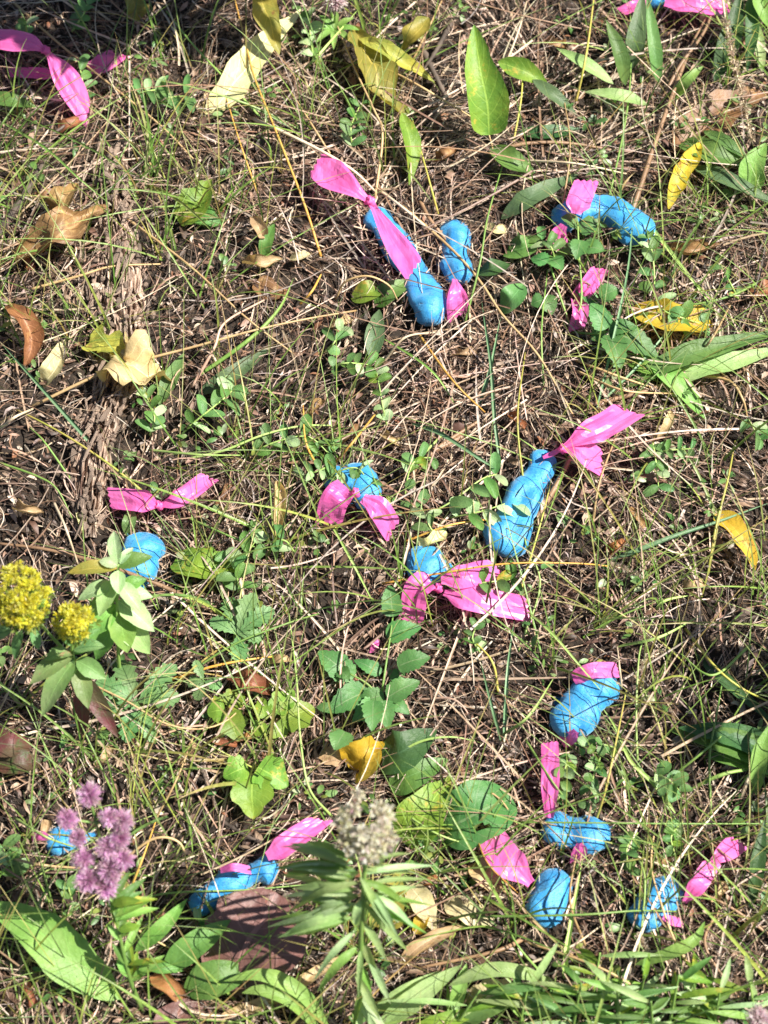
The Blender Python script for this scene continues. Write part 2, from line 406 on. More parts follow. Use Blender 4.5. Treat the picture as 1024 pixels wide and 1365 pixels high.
strips('dead_grass', *lying(n, L, .014, .5, .2, .35), np.clip(rng.lognormal(-7.05, .45, n), .0004, .003), pick(pal_s, [2., 2.2, 3, 3.8, 1.2, 3.6], n), 5, M['straw'],
       lambda s: 1-.6*s**2, rng.normal(0, .7, n), 'fine dead grass and straw matted over the soil', 'dead grass', fold=.5)
n = 1500; L = rng.uniform(.07, .22, n)
strips('fallen_straw', *lying(n, L, .03, .22, .07), rng.uniform(.001, .0026, n), pick(pal_s, [3, 3, 2, 1, 1, .4], n), 9, M['straw'],
       lambda s: 1-.7*s**2, rng.normal(0, .6, n), 'long loose tan straws fallen across the litter', 'straw', fold=.5)
def tufts(n, hx=.62):
    x, y = spots(n)
    keep = np.array([noise.noise(Vector((a*4.5, b*4.5, 7.7))) + .35*(b < -.28) + (.2 if a > 0 else 0.) > -.14 for a, b in zip(x, y)])
    keep &= off_wood(x, y, .15)
    return x[keep], y[keep]
cx_, cy_ = tufts(760); k_ = rng.integers(0, len(cx_), 3700)
x = cx_[k_]+rng.normal(0, .007, 3700); y = cy_[k_]+rng.normal(0, .007, 3700); n = len(x)
L = rng.uniform(.035, .2, n); a = rng.normal(1.6, 1.3, n); lean = rng.uniform(.35, .98, n)
d = np.stack([np.cos(a), np.sin(a)], 1)
p0 = at_z(x, y, np.zeros(n)); up = np.sqrt(1-lean**2)
p1 = p0+np.concatenate([d*(L*lean*.4)[:, None], (L*up*.55)[:, None]+.004], 1)
p2 = p0+np.concatenate([d*(L*lean)[:, None]+rng.normal(0, .012, (n, 2)), (L*up*.62+.003)[:, None]], 1)
gp = [(.15, .30, .05), (.26, .41, .08), (.12, .23, .07), (.40, .44, .09), (.46, .34, .12), (.36, .50, .16)]
strips('grass', p0, p1, p2, np.clip(rng.lognormal(-6.65, .4, n), .0007, .0034), pick(gp, [4, 4, 2, 2, 1.5, 1.5], n), 8, M['grass'],
       lambda s: np.clip(1-s**2.5, .04, 1), rng.normal(0, .5, n), 'thin green grass blades growing through the litter', 'grass', fold=.45,
       col2=pick([(.22, .34, .07), (.48, .36, .14), (.30, .42, .12)], [3, 1.5, 2], n))

def cover():
    m = 620; x, y = tufts(m); m = len(x); ps0, ps1, ps2, ww = [], [], [], []
    for a, b in zip(x, y):
        h = random.uniform(.003, .022); g = gh(a, b)
        for q in range(random.randint(3, 7)):
            th = random.random()*6.28; r0 = random.uniform(0, .01); l = random.uniform(.004, .011)
            p0 = (a+math.cos(th)*r0, b+math.sin(th)*r0, g+h); p2 = (a+math.cos(th)*(r0+l), b+math.sin(th)*(r0+l), g+h+random.uniform(-.004, .004))
            ps0.append(p0); ps2.append(p2); ps1.append(tuple((u+v)/2+(.0015 if k == 2 else 0) for k, (u, v) in enumerate(zip(p0, p2)))); ww.append(l*random.uniform(.4, .75))
    n = len(ww)
    strips('ground_cover', np.array(ps0), np.array(ps1), np.array(ps2), np.array(ww), pick([(.10, .23, .06), (.16, .30, .08), (.24, .38, .14), (.30, .36, .08), (.40, .48, .28)], [4, 4, 2, 1, .8], n), 4, M['grass'],
           lambda s: np.sqrt(np.clip(1-(2*s-1)**2, .06, 1)), rng.normal(0, .5, n), 'tiny green clover-like leaves spread through the litter', 'ground cover', fold=.25)
cover()

# ------------------------------------------------------------------ rotten wood strip
def rotten_wood():
    root = empty('rotten_wood', P(150, 320, 0))
    tag(root, 'strip of crumbling rotten wood split into brown fibres', 'rotten wood')
    protos = []
    for k in range(7):
        rs = random.Random(k+40); v, f = [], []
        nn, kk = 5, 6
        for i in range(nn+1):
            t = i/nn*2-1; e = 1-.35*abs(t)**3
            for j in range(kk):
                q = 2*math.pi*j/kk
                v.append((math.cos(q)*.5*e*(1+rs.uniform(-.3, .3)), t*.5+rs.uniform(-.05, .05), math.sin(q)*.42*e*(1+rs.uniform(-.35, .35))))
        f = [(i*kk+j, i*kk+(j+1) % kk, (i+1)*kk+(j+1) % kk, (i+1)*kk+j) for i in range(nn) for j in range(kk)]
        f += [tuple(range(kk-1, -1, -1)), tuple(nn*kk+j for j in range(kk))]
        me = mesh('wood_fibre', v, f, smooth=False); me.materials.append(M['wood']); protos.append(me)
    path = [(150, 195), (150, 260), (160, 330), (160, 400), (165, 450), (150, 520), (128, 580), (118, 650), (112, 715)]
    hwid = [26, 28, 30, 40, 38, 30, 30, 28, 20]
    rs = random.Random(5)
    sp = catmull([(a, b, 0) for a, b in path], 120); v, uv, nu = [], [], 44
    for i, c in enumerate(sp):
        t = i/120; hw = lerp_list(hwid, t)*(.85+.3*noise.noise(Vector((t*14, 0, 1)))); T = (sp[min(i+1, 120)]-sp[max(i-1, 0)]).normalized()
        for j in range(nu+1):
            u = j/nu*2-1; px, py = c.x-T.y*u*hw, c.y+T.x*u*hw
            r = noise.noise(Vector((u*7, t*9, 2)))*10+noise.noise(Vector((u*17, t*22, 5)))*7
            brk = 12 if noise.noise(Vector((u*3, t*26, 9))) > .22 else 0
            z = 15*max(0, 1-u*u)**.6+r*max(0, 1-u**4)-brk*max(0, 1-u*u)-3
            v.append(P(px, py, z)); uv.append((j/nu, t))
    m = nu+1; f = [(i*m+j, i*m+j+1, (i+1)*m+j+1, (i+1)*m+j) for i in range(120) for j in range(nu)]
    put('wood_core', (v, f, uv), M['wood'], root, smooth=False)
    for i in range(290):
        t = rs.random(); k = min(int(t*120), 118); c = sp[k]; T = sp[k+2]-sp[k]
        hw = lerp_list(hwid, t); off = rs.uniform(-1.15, 1.15)
        px, py = c.x+off*hw, c.y+rs.uniform(-8, 8)
        ln = rs.choice([6, 8, 11, 16, 26, 40])*rs.uniform(.7, 1.15); wd = rs.uniform(3, 8)
        p = P(px, py, max(3, 16*max(0, 1-off*off)+rs.uniform(-4, 6))); s = S(p)
        o = link('wood_fibre', protos[i % 7], None, root)
        o.location = p-root.location
        o.rotation_euler = (rs.gauss(0, .18), rs.gauss(0, .5), math.atan2(T.x, T.y)+rs.gauss(0, .38)); o.scale = (wd*s, ln*s, wd*s*.9)
rotten_wood()

# ------------------------------------------------------------------ blue markers and pink tape
def body_geo(lobes, seed):
    """lumpy body: lobes = (px, py, radius in px); rests on the litter"""
    cs, rs_ = [], []
    for (x, y, r) in lobes:
        p = P(x, y, 12); r_ = r*S(p); p = P(x, y, r_*1000*.55)
        cs.append(p); rs_.append(r_)
    n, k = 44, 36
    d0 = (cs[1]-cs[0]).normalized(); d1 = (cs[-1]-cs[-2]).normalized()
    sp = catmull(cs, 120); ln = [0]
    for a, b in zip(sp, sp[1:]): ln.append(ln[-1]+(b-a).length)
    tot = ln[-1]; r0, r1 = rs_[0], rs_[-1]; full = tot+r0+r1
    v, f = [], []
    for i in range(n+1):
        a = math.pi*i/n; s = (1-math.cos(a))/2*full if i < 4 or i > n-4 else (i/n)*full
        s = min(max((1-math.cos(a))/2*.45+i/n*.55, 0), 1)*full
        if s < r0: q = sp[0]-d0*(r0-s); rr = r0*math.sqrt(max(0, 1-((r0-s)/r0)**2))
        elif s > r0+tot:
            e = s-r0-tot; q = sp[-1]+d1*e; rr = r1*math.sqrt(max(0, 1-(e/r1)**2))
        else:
            t = (s-r0)/tot; kx = min(int(t*120), 119); q = sp[kx].lerp(sp[kx+1], t*120-kx); 
            tt = t*(len(rs_)-1); ki = min(int(tt), len(rs_)-2); g = tt-ki; g = g*g*(3-2*g); rr = rs_[ki]*(1-g)+rs_[ki+1]*g
        T = d0.lerp(d1, i/n).normalized() if len(cs) == 2 else None
        if T is None:
            tq = min(max((s-r0)/tot, 0), 1); kx = min(int(tq*120), 118); T = (sp[kx+2]-sp[kx]).normalized()
        A = T.cross(Vector((0, 0, 1))).normalized(); B = A.cross(T)
        for j in range(k):
            th = 2*math.pi*j/k
            p = q+A*(rr*math.cos(th))+B*(rr*.78*math.sin(th))
            dn = (p-q).normalized() if rr > 1e-6 else T*0
            p = p+dn*(noise.noise(p*42+Vector((seed, 0, 0)))*.0044+noise.noise(p*120+Vector((seed, 3, 0)))*.0010+noise.noise(p*330+Vector((0, seed, 0)))*.0004)
            dent = max(0, noise.noise(p*48+Vector((seed, 9, 4)))-.08)*.008+max(0, .08-abs(noise.noise(p*36+Vector((4, seed, 1)))))*.014
            v.append(p-dn*dent*min(1, rr/.008))
    f = [(i*k+j, i*k+(j+1) % k, (i+1)*k+(j+1) % k, (i+1)*k+j) for i in range(n) for j in range(k)]
    f.append(tuple(range(k-1, -1, -1))); f.append(tuple(n*k+j for j in range(k)))
    return v, f, None
def tape_geo(pts, w0, w1, seed, full=.4, cup=.05, roll=0., twist=0., pleat=.35, cut=.25, taper=.06):
    """a strip of tape gathered to width w0 at its knot and opening to w1 px at its cut end"""
    wp = [P(*p) for p in pts]; s = S(wp[-1]); nV, nU = 17, 8
    sp = catmull(wp, nV); v, uv = [], []; rs = random.Random(seed); ph = rs.random()*6
    for i, c in enumerate(sp):
        t = i/nV; T = (sp[min(i+1, nV)]-sp[max(i-1, 0)]).normalized()
        A = T.cross(Vector((0, -.15, 1))).normalized(); B = A.cross(T)
        if B.z < 0: B = -B
        a = roll+twist*t; A, B = A*math.cos(a)+B*math.sin(a), B*math.cos(a)-A*math.sin(a)
        g = min(1, t/full); g = g*g*(3-2*g); wd = .9*(w0+(w1-w0)*g)*s*(1-taper*max(0, (t-.55)/.45)**2)
        for j in range(nU+1):
            u = j/nU*2-1
            tri = abs(((u*(.8+.5*math.sin(ph*3))+ph+.35*noise.noise(Vector((t*2.5, ph, seed)))) % 1.)-.5)*4-1; z = cup*wd*.5*(abs(u)**1.5)+pleat*wd*.24*tri*(1-.85*t)+.07*wd*noise.noise(Vector((u*2.6+ph, t*6, seed+3)))+.10*wd*noise.noise(Vector((u*1.1+ph, t*2.6, seed)))
            e = T*(cut*wd*u*(t**6)+(.06*wd*((j % 2)*2-1) if i == nV else 0)) if t > .5 else Vector()
            v.append(c+A*(u*wd*.5)+B*z+e); uv.append((j/nU, t))
    m = nU+1
    return v, [(i*m+j, i*m+j+1, (i+1)*m+j+1, (i+1)*m+j) for i in range(nV) for j in range(nU)], uv
def knot_geo(px, py, h, r):
    c = P(px, py, h); rr = r*S(c); v = []
    for i in range(9):
        a = math.pi*i/8
        for j in range(12):
            b = 2*math.pi*j/12; d = Vector((math.sin(a)*math.cos(b), math.sin(a)*math.sin(b), math.cos(a)))
            v.append(c+d*rr*(1+.3*math.sin(b*3+i))*(.9 if i % 2 else 1.1))
    f = [(i*12+j, i*12+(j+1) % 12, (i+1)*12+(j+1) % 12, (i+1)*12+j) for i in range(8) for j in range(12)]
    return v, f, None
sc_ = [0]
def ribbon_parts(root, tails, knots):
    for tl in tails:
        sc_[0] += 1
        kw = tl[3] if len(tl) > 3 else {}
        put('ribbon_tail', tape_geo(tl[0], tl[1], tl[2], sc_[0], **kw), M['pink'], root, smooth=False)
    for k in knots: put('ribbon_knot', knot_geo(*k), M['pink'], root)
def marker(label, bodies, tails=(), knots=()):
    x, y, r = bodies[0][0]; root = empty('blue_marker', P(x, y, 0))
    tag(root, label, 'marker', 'blue markers in the grass')
    for i, b in enumerate(bodies):
        sc_[0] += 1; geo = body_geo(b, sc_[0]*3.7); bo = put('marker_body', geo, M['blue'], root)
        V = np.array([tuple(q) for q in geo[0]]); k = rng.integers(36*2, len(V)-36*2, 600); p0 = V[k]+rng.normal(0, .0008, (600, 3))
        d = rng.normal(0, 1, (600, 3)); d /= np.linalg.norm(d, axis=1, keepdims=True); d[:, 2] = np.abs(d[:, 2])
        fz = strips('surface_fuzz', p0, p0+d*.0012, p0+d*.002+rng.normal(0, .0006, (600, 3)), np.full(600, .0003), pick([(.05, .36, .68), (.06, .38, .70), (.03, .28, .60)], [2, 1, 1], 600), 2, M['floret'], lambda s: 1-.5*s, rng.uniform(-1, 1, 600), None, None)
        fz.parent = bo; fz.location = -root.location
    ribbon_parts(root, tails, knots)
def ribbon(label, tails, knots=()):
    x, y = tails[0][0][0][:2]; root = empty('pink_ribbon', P(x, y, 0))
    tag(root, label, 'ribbon', 'pink tape without a marker in view'); ribbon_parts(root, tails, knots)

marker('long blue marker with narrow waist under a two-tailed pink ribbon',
  [[(505, 295, 21), (530, 332, 21), (556, 366, 19), (572, 405, 26), (573, 412, 25)]],
  [([(494, 269, 42), (468, 250, 46), (440, 232, 42), (422, 218, 36)], 9, 50, dict(full=.7, taper=.2)),
   ([(494, 269, 42), (508, 293, 44), (528, 325, 44), (552, 360, 44)], 9, 40, dict(full=.9))], [(494, 269, 42, 7)])
marker('upright peanut shaped blue marker with a short pink tail below',
  [[(607, 312, 23), (606, 335, 19), (609, 360, 24)]],
  [([(606, 372, 22), (609, 390, 26), (611, 422, 10)], 8, 34, dict(full=.8))])
marker('bent blue marker with smooth ridged lobes beside serrated leaves',
  [[(756, 290, 21), (785, 276, 22), (812, 280, 22), (845, 305, 27)]],
  [([(768, 285, 34), (772, 268, 38), (782, 242, 30)], 14, 36, dict(full=.4)), ([(752, 300, 22), (745, 315, 14), (752, 330, 5)], 12, 24)])
marker('blue and pink marker partly hidden at the grassy top edge',
  [[(872, -2, 14), (892, -4, 14)]],
  [([(886, 4, 20), (920, 4, 26), (972, 10, 20)], 14, 36, dict(full=.4, pleat=.6)), ([(866, 2, 20), (845, 8, 20), (828, 16, 14)], 9, 18)])
marker('rounded blue marker with two pink tails hanging over its front',
  [[(452, 640, 22), (478, 642, 24), (488, 656, 24)]],
  [([(462, 650, 40), (446, 668, 34), (438, 698, 12)], 36, 42, dict(full=.3, pleat=.3)), ([(484, 664, 34), (505, 678, 32), (524, 708, 14)], 16, 36, dict(full=.5))], [(474, 657, 40, 6)])
marker('club shaped blue marker, narrow neck up, pink bow beyond its neck',
  [[(722, 616, 17), (715, 636, 18), (700, 665, 25), (676, 712, 32)]],
  [([(749, 598, 34), (780, 580, 44), (810, 565, 44), (840, 548, 34)], 9, 46, dict(full=.5, roll=.25)),
   ([(749, 598, 34), (772, 600, 38), (803, 618, 24)], 9, 40, dict(full=.75)), ([(724, 610, 22), (738, 604, 26), (749, 598, 34)], 5, 8)], [(750, 598, 34, 6)])
marker('egg shaped blue marker with three pink tails spread around it',
  [[(566, 748, 25), (575, 758, 26), (594, 762, 14)]],
  [([(576, 776, 30), (556, 786, 30), (548, 832, 8)], 26, 40, dict(full=.3, roll=-.3)),
   ([(588, 772, 30), (622, 768, 34), (664, 758, 18)], 16, 36, dict(full=.4)),
   ([(592, 790, 24), (630, 798, 30), (704, 812, 14)], 10, 40, dict(full=.4)), ([(506, 852, 10), (500, 860, 10), (497, 870, 4)], 4, 10)], [(584, 784, 28, 6)])
marker('smooth teardrop blue marker behind leafy stem near yellow blossoms',
  [[(190, 738, 30), (183, 762, 26), (180, 782, 13)]])
marker('two-lobed blue marker with pink tape folded behind its upper lobe',
  [[(796, 918, 29), (782, 936, 27), (764, 958, 30)], [(744, 936, 7), (740, 940, 7)]],
  [([(764, 905, 24), (790, 894, 34), (824, 893, 22)], 18, 24, dict(full=.2, roll=-.4)), ([(768, 974, 30), (760, 984, 18), (748, 990, 8)], 10, 20)])
marker('pair-lobed blue marker under twigs with pink strip standing above it',
  [[(746, 1106, 24), (764, 1110, 21), (788, 1114, 26)]],
  [([(732, 1090, 18), (733, 1060, 30), (734, 1030, 34), (733, 990, 20)], 14, 27, dict(full=.5, cut=.03, roll=.2)), ([(772, 1124, 38), (772, 1136, 24), (770, 1148, 6)], 10, 24)])
marker('flat-ended blue marker beside rumpled pink tape dappled by straw',
  [[(738, 1182, 26), (732, 1200, 27), (727, 1210, 26)]],
  [([(708, 1178, 22), (688, 1158, 30), (672, 1142, 30), (650, 1112, 22)], 14, 48, dict(full=.45, pleat=.5))])
marker('heart-like double-lobed blue marker with twisted pink strip leading away',
  [[(886, 1190, 25), (876, 1200, 24), (862, 1216, 25)]],
  [([(912, 1202, 18), (930, 1180, 30), (950, 1150, 28)], 8, 27, dict(full=.5)), ([(950, 1150, 28), (964, 1138, 30), (986, 1122, 20)], 12, 32, dict(full=.8)),
   ([(884, 1222, 24), (898, 1228, 14), (910, 1230, 6)], 8, 14)])
marker('three-lobed fuzzy blue marker wrapped in pink by brown round leaf',
  [[(352, 1160, 21), (334, 1167, 18), (308, 1177, 22), (288, 1190, 18), (268, 1202, 17)]],
  [([(356, 1142, 24), (384, 1124, 30), (428, 1092, 24)], 14, 34, dict(full=.35, taper=.2, cut=.5, pleat=.12, roll=.2)), ([(294, 1160, 34), (312, 1156, 44), (334, 1160, 34)], 9, 12)])
marker('small blue marker half hidden behind purple tufted blossoms',
  [[(80, 1122, 19), (98, 1119, 16), (118, 1115, 10)]],
  [([(64, 1116, 22), (54, 1114, 16), (42, 1116, 6)], 8, 14)])
ribbon('bright pink ribbon, one tail slanting down over shaded soil',
  [([(62, 68, 50), (40, 58, 56), (0, 52, 46), (-20, 48, 40)], 9, 36, dict(full=.5, taper=.3)), ([(62, 68, 50), (82, 95, 48), (118, 154, 14)], 8, 42, dict(full=.75, taper=.4, cut=.6))], [(62, 68, 50, 6)])
ribbon('small pink ribbon scraps low in shaded weeds beneath another ribbon',
  [([(74, 100, 12), (50, 98, 14), (12, 96, 8)], 10, 18, dict(pleat=.6)), ([(116, 92, 12), (138, 84, 18), (160, 72, 10)], 20, 32, dict(full=.5))])
ribbon('sunlit rumpled pink ribbon lying just past rotten wood',
  [([(212, 674, 22), (190, 668, 30), (146, 664, 14)], 8, 34, dict(full=.5, pleat=.6)), ([(212, 674, 22), (240, 664, 28), (280, 636, 14)], 8, 28, dict(full=.5, pleat=.8))], [(212, 674, 22, 6)])
ribbon('crumpled pink ribbon tucked beneath dark serrated leaves',
  [([(768, 398, 10), (782, 384, 18), (800, 358, 10)], 18, 26, dict(pleat=.7)), ([(768, 398, 10), (774, 414, 14), (768, 440, 6)], 16, 24, dict(pleat=.7))])

# ------------------------------------------------------------------ single leaves
def leaf(name, label, cat, pts, wpx, prof, mat, petiole=None, group=None, **kw):
    wp = [P(*p) for p in pts]; s = sum(S(p) for p in wp)/len(wp); sc_[0] += 1
    o = put(name, leaf_geo(wp, wpx*s, prof, seed=sc_[0], **kw), M[mat])
    tag(o, label, cat, group)
    if petiole:
        pw = [P(*p) for p in petiole]
        put('petiole', tube_geo(pw, .0011, .0008, 6, 5), M['s_tan'], o)
    return o
def GL(label, pts, w, mat='blade', prof='lance', **kw): return leaf('green_leaf', label, 'leaf', pts, w, prof, mat, **kw)
def FL(label, pts, w, mat, prof='oval', **kw):
    kw['crumple'] = kw.get('crumple', .12)*1.7; kw.setdefault('nU', 10); kw.setdefault('nV', 20); kw.setdefault('rag', .32)
    return leaf('fallen_leaf', label, 'leaf', pts, w, prof, mat, **kw)
maple = lambda v, u: .55+.75*abs(math.sin(v*8.2+.6))**1.4 if abs(u) > .45 else .9
currant = lambda v, u: (.78+.3*abs(math.sin(v*7.5+.9))) if abs(u) > .6 else 1.

GL('large pointed green leaf standing upright with yellow edge', [(652, 180, 25), (650, 140, 50), (640, 90, 75), (632, 33, 90)], 62, 'ygreen', 'ovate', cup=.5, nV=18, nU=8, twist=.2, petiole=[(660, 215, 0), (656, 195, 15), (652, 180, 25)])
GL('rounded-end green leaf folded beside pointed upright leaf', [(735, 118, 8), (705, 98, 26), (664, 82, 30)], 32, 'ygreen', 'obov', cup=.5, roll=.4)
GL('short curled green leaf under an arching tan stalk', [(656, 195, 10), (680, 216, 22), (714, 231, 10)], 38, 'green', cup=.5)
GL('dull green lance leaf just past the bent blue marker', [(668, 292, 6), (710, 262, 24), (772, 232, 14)], 30, 'dullblade', cup=.3)
GL('pale twisted green leaf hanging off a yellow one', [(536, 150, 30), (548, 195, 26), (545, 248, 8)], 28, 'ygreen', twist=1.0, cup=.4)
FL('upright olive yellow leaf above a yellow folded blade', [(530, 76, 12), (548, 50, 36), (572, 22, 44)], 34, 'olive', 'obov', cup=.5)
FL('narrow brown-edged yellow blade slanting to a sharp tip', [(478, 48, 30), (520, 72, 34), (580, 110, 14)], 28, 'olive', 'lance', cup=.5)
FL('broad bent yellow brown leaf with a pale fold', [(470, 35, 18), (492, 80, 30), (512, 120, 26), (544, 162, 12)], 58, 'olive', 'lance', cup=.6, twist=.5)
FL('olive pointed leaf hanging over a pale cream blade', [(346, -14, 60), (356, 20, 56), (373, 74, 40)], 36, 'olive', 'lance', cup=.3)
FL('long pale cream dry blade with a green shadowed patch', [(272, 160, 4), (310, 115, 22), (350, 62, 26), (402, 12, 14)], 48, 'cream', 'lance', cup=.2, crumple=.05)
FL('small pinkish tan leaf scrap touching the cream blade', [(264, 150, 4), (278, 138, 10), (292, 118, 6)], 22, 'tan', 'scrap')
FL('yellow leaf stub in shade at the top edge', [(172, -10, 12), (180, 8, 18), (188, 26, 10)], 38, 'olive', 'scrap', cup=.4)
GL('dark green rounded leaf end beside the small pink scraps', [(-30, 128, 12), (10, 134, 26), (50, 143, 14)], 24, 'green', cup=.3)
FL('yellow and green half-turned leaf by grass stems', [(238, 296, 6), (262, 268, 22), (282, 238, 14)], 48, 'ygreen', 'ovate', cup=.4)
FL('second dull green leaf tucked beside a yellow-green one', [(244, 268, 4), (270, 288, 10), (296, 300, 6)], 36, 'green', 'ovate', crumple=.1)
FL('curled golden brown dead leaf standing on edge', [(72, 300, 6), (88, 268, 34), (104, 242, 22)], 42, 'brown', 'ovate', cup=.8)
FL('large crumpled brown dead leaf beside rotten wood', [(8, 352, 4), (56, 326, 30), (104, 300, 34), (152, 280, 12)], 64, 'brown', 'lance', cup=.7, crumple=.22)
FL('small pale tan dead leaf beneath a large brown one', [(46, 330, 6), (60, 314, 18), (68, 296, 10)], 22, 'tan', 'lance', cup=.6)
FL('rust orange curled dead leaf in grass', [(6, 408, 26), (34, 430, 34), (44, 458, 22), (34, 492, 6)], 36, 'rust', 'lance', cup=.7, twist=.6)
FL('lobed pale tan dry leaf with a long pale stalk', [(140, 486, 8), (168, 488, 26), (200, 498, 24), (236, 506, 10)], 72, 'tan', 'ovate', cup=.5, lob=maple, nV=26, nU=12, crumple=.3, petiole=[(146, 494, 22), (138, 518, 14), (126, 548, 2)])
FL('olive dry leaf lobe bent up over rotten wood', [(120, 455, 8), (150, 462, 20), (176, 478, 16)], 46, 'olive', 'ovate', cup=.5, lob=maple, nV=18)
FL('pale folded dry leaf between rust leaf and lobed leaf', [(56, 516, 4), (72, 490, 18), (88, 452, 10)], 34, 'cream', 'lance', cup=.5)
FL('bright yellow leaf with brown blotches under green leaflets', [(842, 414, 8), (880, 424, 24), (915, 428, 24), (948, 430, 8)], 56, 'yellow', 'oval', cup=.45, crumple=.08)
FL('rusty brown leaf tip lying by arching grass', [(998, 388, 8), (1020, 386, 18), (1050, 380, 8)], 36, 'rust', 'ovate', cup=.5)
FL('orange yellow strap leaf bent to a blunt spotted tip', [(958, 684, 8), (982, 708, 26), (1002, 736, 24), (1008, 762, 6)], 30, 'orange', 'strap', cup=.3, crumple=.05)
FL('narrow yellow leaf with a dry brown margin', [(934, 188, 20), (918, 220, 26), (902, 248, 22), (890, 280, 8)], 30, 'yellow', 'lance', cup=.5, twist=.4)
FL('oval yellow-green leaf with yellow rim beside blue teardrop', [(230, 752, 8), (258, 754, 20), (288, 756, 20), (312, 752, 8)], 56, 'ygreen', 'oval', cup=.5, crumple=.05, roll=.15)
FL('large round dark maroon leaf with orange margin', [(296, 1318, 14), (320, 1274, 28), (345, 1235, 32), (366, 1192, 22)], 134, 'maroon', 'round', cup=.12, crumple=.05, nU=12, nV=18)
FL('crumpled yellow leaf at the edge of serrated leaves', [(468, 1030, 6), (488, 1008, 22), (512, 984, 12)], 54, 'yellow', 'ovate', cup=.5, crumple=.2)
FL('dark red and green leaf above another such leaf', [(-24, 990, 16), (10, 992, 28), (44, 994, 12)], 44, 'redgreen', 'ovate', cup=.35, crumple=.05)
FL('dark red-green leaf pointing right beneath a similar one', [(-20, 1012, 10), (20, 1018, 22), (62, 1014, 8)], 34, 'redgreen', 'lance', cup=.35, crumple=.05)
FL('long rolled brown leaf in shade near bent blue marker', [(884, 328, 6), (915, 336, 16), (940, 332, 14), (966, 322, 6)], 30, 'brown', 'lance', cup=1.0)
FL('tan curled leaf standing near crossing stalks', [(336, 288, 22), (346, 304, 26), (352, 322, 10)], 22, 'tan', 'lance', cup=.8)
FL('pinkish tan curled leaf under crossing stalks', [(322, 350, 4), (350, 352, 16), (378, 346, 14)], 30, 'tan', 'ovate', cup=.9, crumple=.2)
FL('brown flat leaf partly under grass and tan curl', [(340, 378, 3), (365, 388, 8), (388, 382, 3)], 34, 'brown', 'ovate', crumple=.15)
FL('cream dry leaf curl lying along a green blade', [(386, 346, 6), (400, 344, 14), (416, 338, 6)], 16, 'cream', 'lance', cup=.6)
FL('small brown cupped leaf between upright leaf and markers', [(582, 218, 4), (596, 208, 14), (608, 194, 10)], 26, 'brown', 'ovate', cup=.9)
FL('orange brown crumpled leaf over yellow-green lobed leaves', [(306, 902, 6), (335, 912, 22), (362, 926, 8)], 34, 'rust', 'ovate', cup=.7, crumple=.25)
FL('pale pink dry leaf tip on the orange brown leaf', [(358, 884, 8), (374, 880, 20), (390, 882, 10)], 16, 'tan', 'lance', cup=.7)
FL('triangular pale tan leaf left of crumpled yellow leaf', [(430, 1002, 4), (446, 1008, 12), (464, 1010, 5)], 32, 'tan', 'ovate', cup=.3)
FL('slender brown curled leaf between yellow-green oval and pink tail', [(370, 640, 8), (372, 668, 24), (370, 700, 16), (368, 720, 4)], 28, 'tan', 'lance', cup=1.0, twist=.5)
FL('tan hollow curled leaf on straw left of rotten wood', [(22, 678, 4), (38, 682, 20), (58, 684, 8)], 26, 'tan', 'ovate', cup=1.1)
FL('pale cream spotted leaf lying under straw ears', [(592, 1204, 6), (622, 1214, 14), (658, 1230, 5)], 32, 'cream', 'oval', cup=.2)
FL('light tan leaf half under the dappled pink tape', [(632, 1152, 5), (648, 1168, 14), (664, 1192, 6)], 36, 'tan', 'ovate', cup=.4)
FL('cream striped leaf leaning on yellow leaves', [(546, 1176, 14), (562, 1202, 22), (584, 1246, 6)], 32, 'cream', 'lance', cup=.3)
FL('broad olive yellow leaf behind the pale seed head', [(512, 1236, 6), (520, 1200, 20), (534, 1160, 14)], 46, 'olive', 'ovate', cup=.3)
FL('yellow folded leaf near the foot of seed head', [(556, 1246, 4), (562, 1226, 14), (566, 1206, 8)], 24, 'yellow', 'lance', cup=.5)
FL('long tan and pink dry blade across the litter', [(532, 1284, 4), (566, 1258, 16), (620, 1232, 8)], 26, 'tan', 'lance', cup=.7)
FL('yellow cream leaf lying among bright bottom leaves', [(620, 1338, 4), (650, 1328, 14), (690, 1316, 6)], 40, 'cream', 'oval', cup=.3)
FL('long tan dead blade beneath the round maroon leaf', [(296, 1352, 6), (360, 1334, 16), (420, 1298, 12), (470, 1268, 6)], 24, 'tan', 'lance', cup=.6)
FL('cup-shaped dark brown dead leaf in right-hand grass', [(812, 738, 4), (822, 730, 14), (834, 720, 10)], 26, 'rust', 'ovate', cup=1.0)
FL('red sliver of leaf under pale pinnate leaflets', [(846, 630, 5), (866, 638, 12), (892, 642, 5)], 14, 'maroon', 'lance', cup=.4)
FL('brown leaf under the end of the bright pink ribbon', [(74, 182, 4), (92, 170, 14), (114, 160, 10)], 26, 'rust', 'lance', cup=.7)
FL('small yellow leaf bit beside peanut shaped marker', [(646, 300, 5), (660, 308, 12), (676, 310, 5)], 18, 'cream', 'scrap', cup=.5)
FL('yellow dry leaf behind the egg shaped marker', [(560, 730, 14), (576, 720, 26), (596, 708, 16)], 24, 'cream', 'scrap', cup=.6)
FL('tan leaf plate among right-hand weeds', [(900, 205, 3), (960, 150, 10), (1030, 120, 5)], 60, 'brown', 'ovate', cup=.2)
FL('brown cupped leaf beneath the leafy bottom plants', [(206, 1300, 5), (230, 1318, 16), (252, 1340, 6)], 36, 'rust', 'ovate', cup=.8)
FL('dark maroon leaf scrap at the bottom edge', [(214, 1376, 4), (245, 1352, 14), (276, 1346, 6)], 44, 'maroon', 'ovate', cup=.4)
FL('pale straw blade standing right of the pink bow', [(894, 546, 20), (890, 566, 22), (874, 588, 6)], 14, 'tan', 'lance', cup=.5)
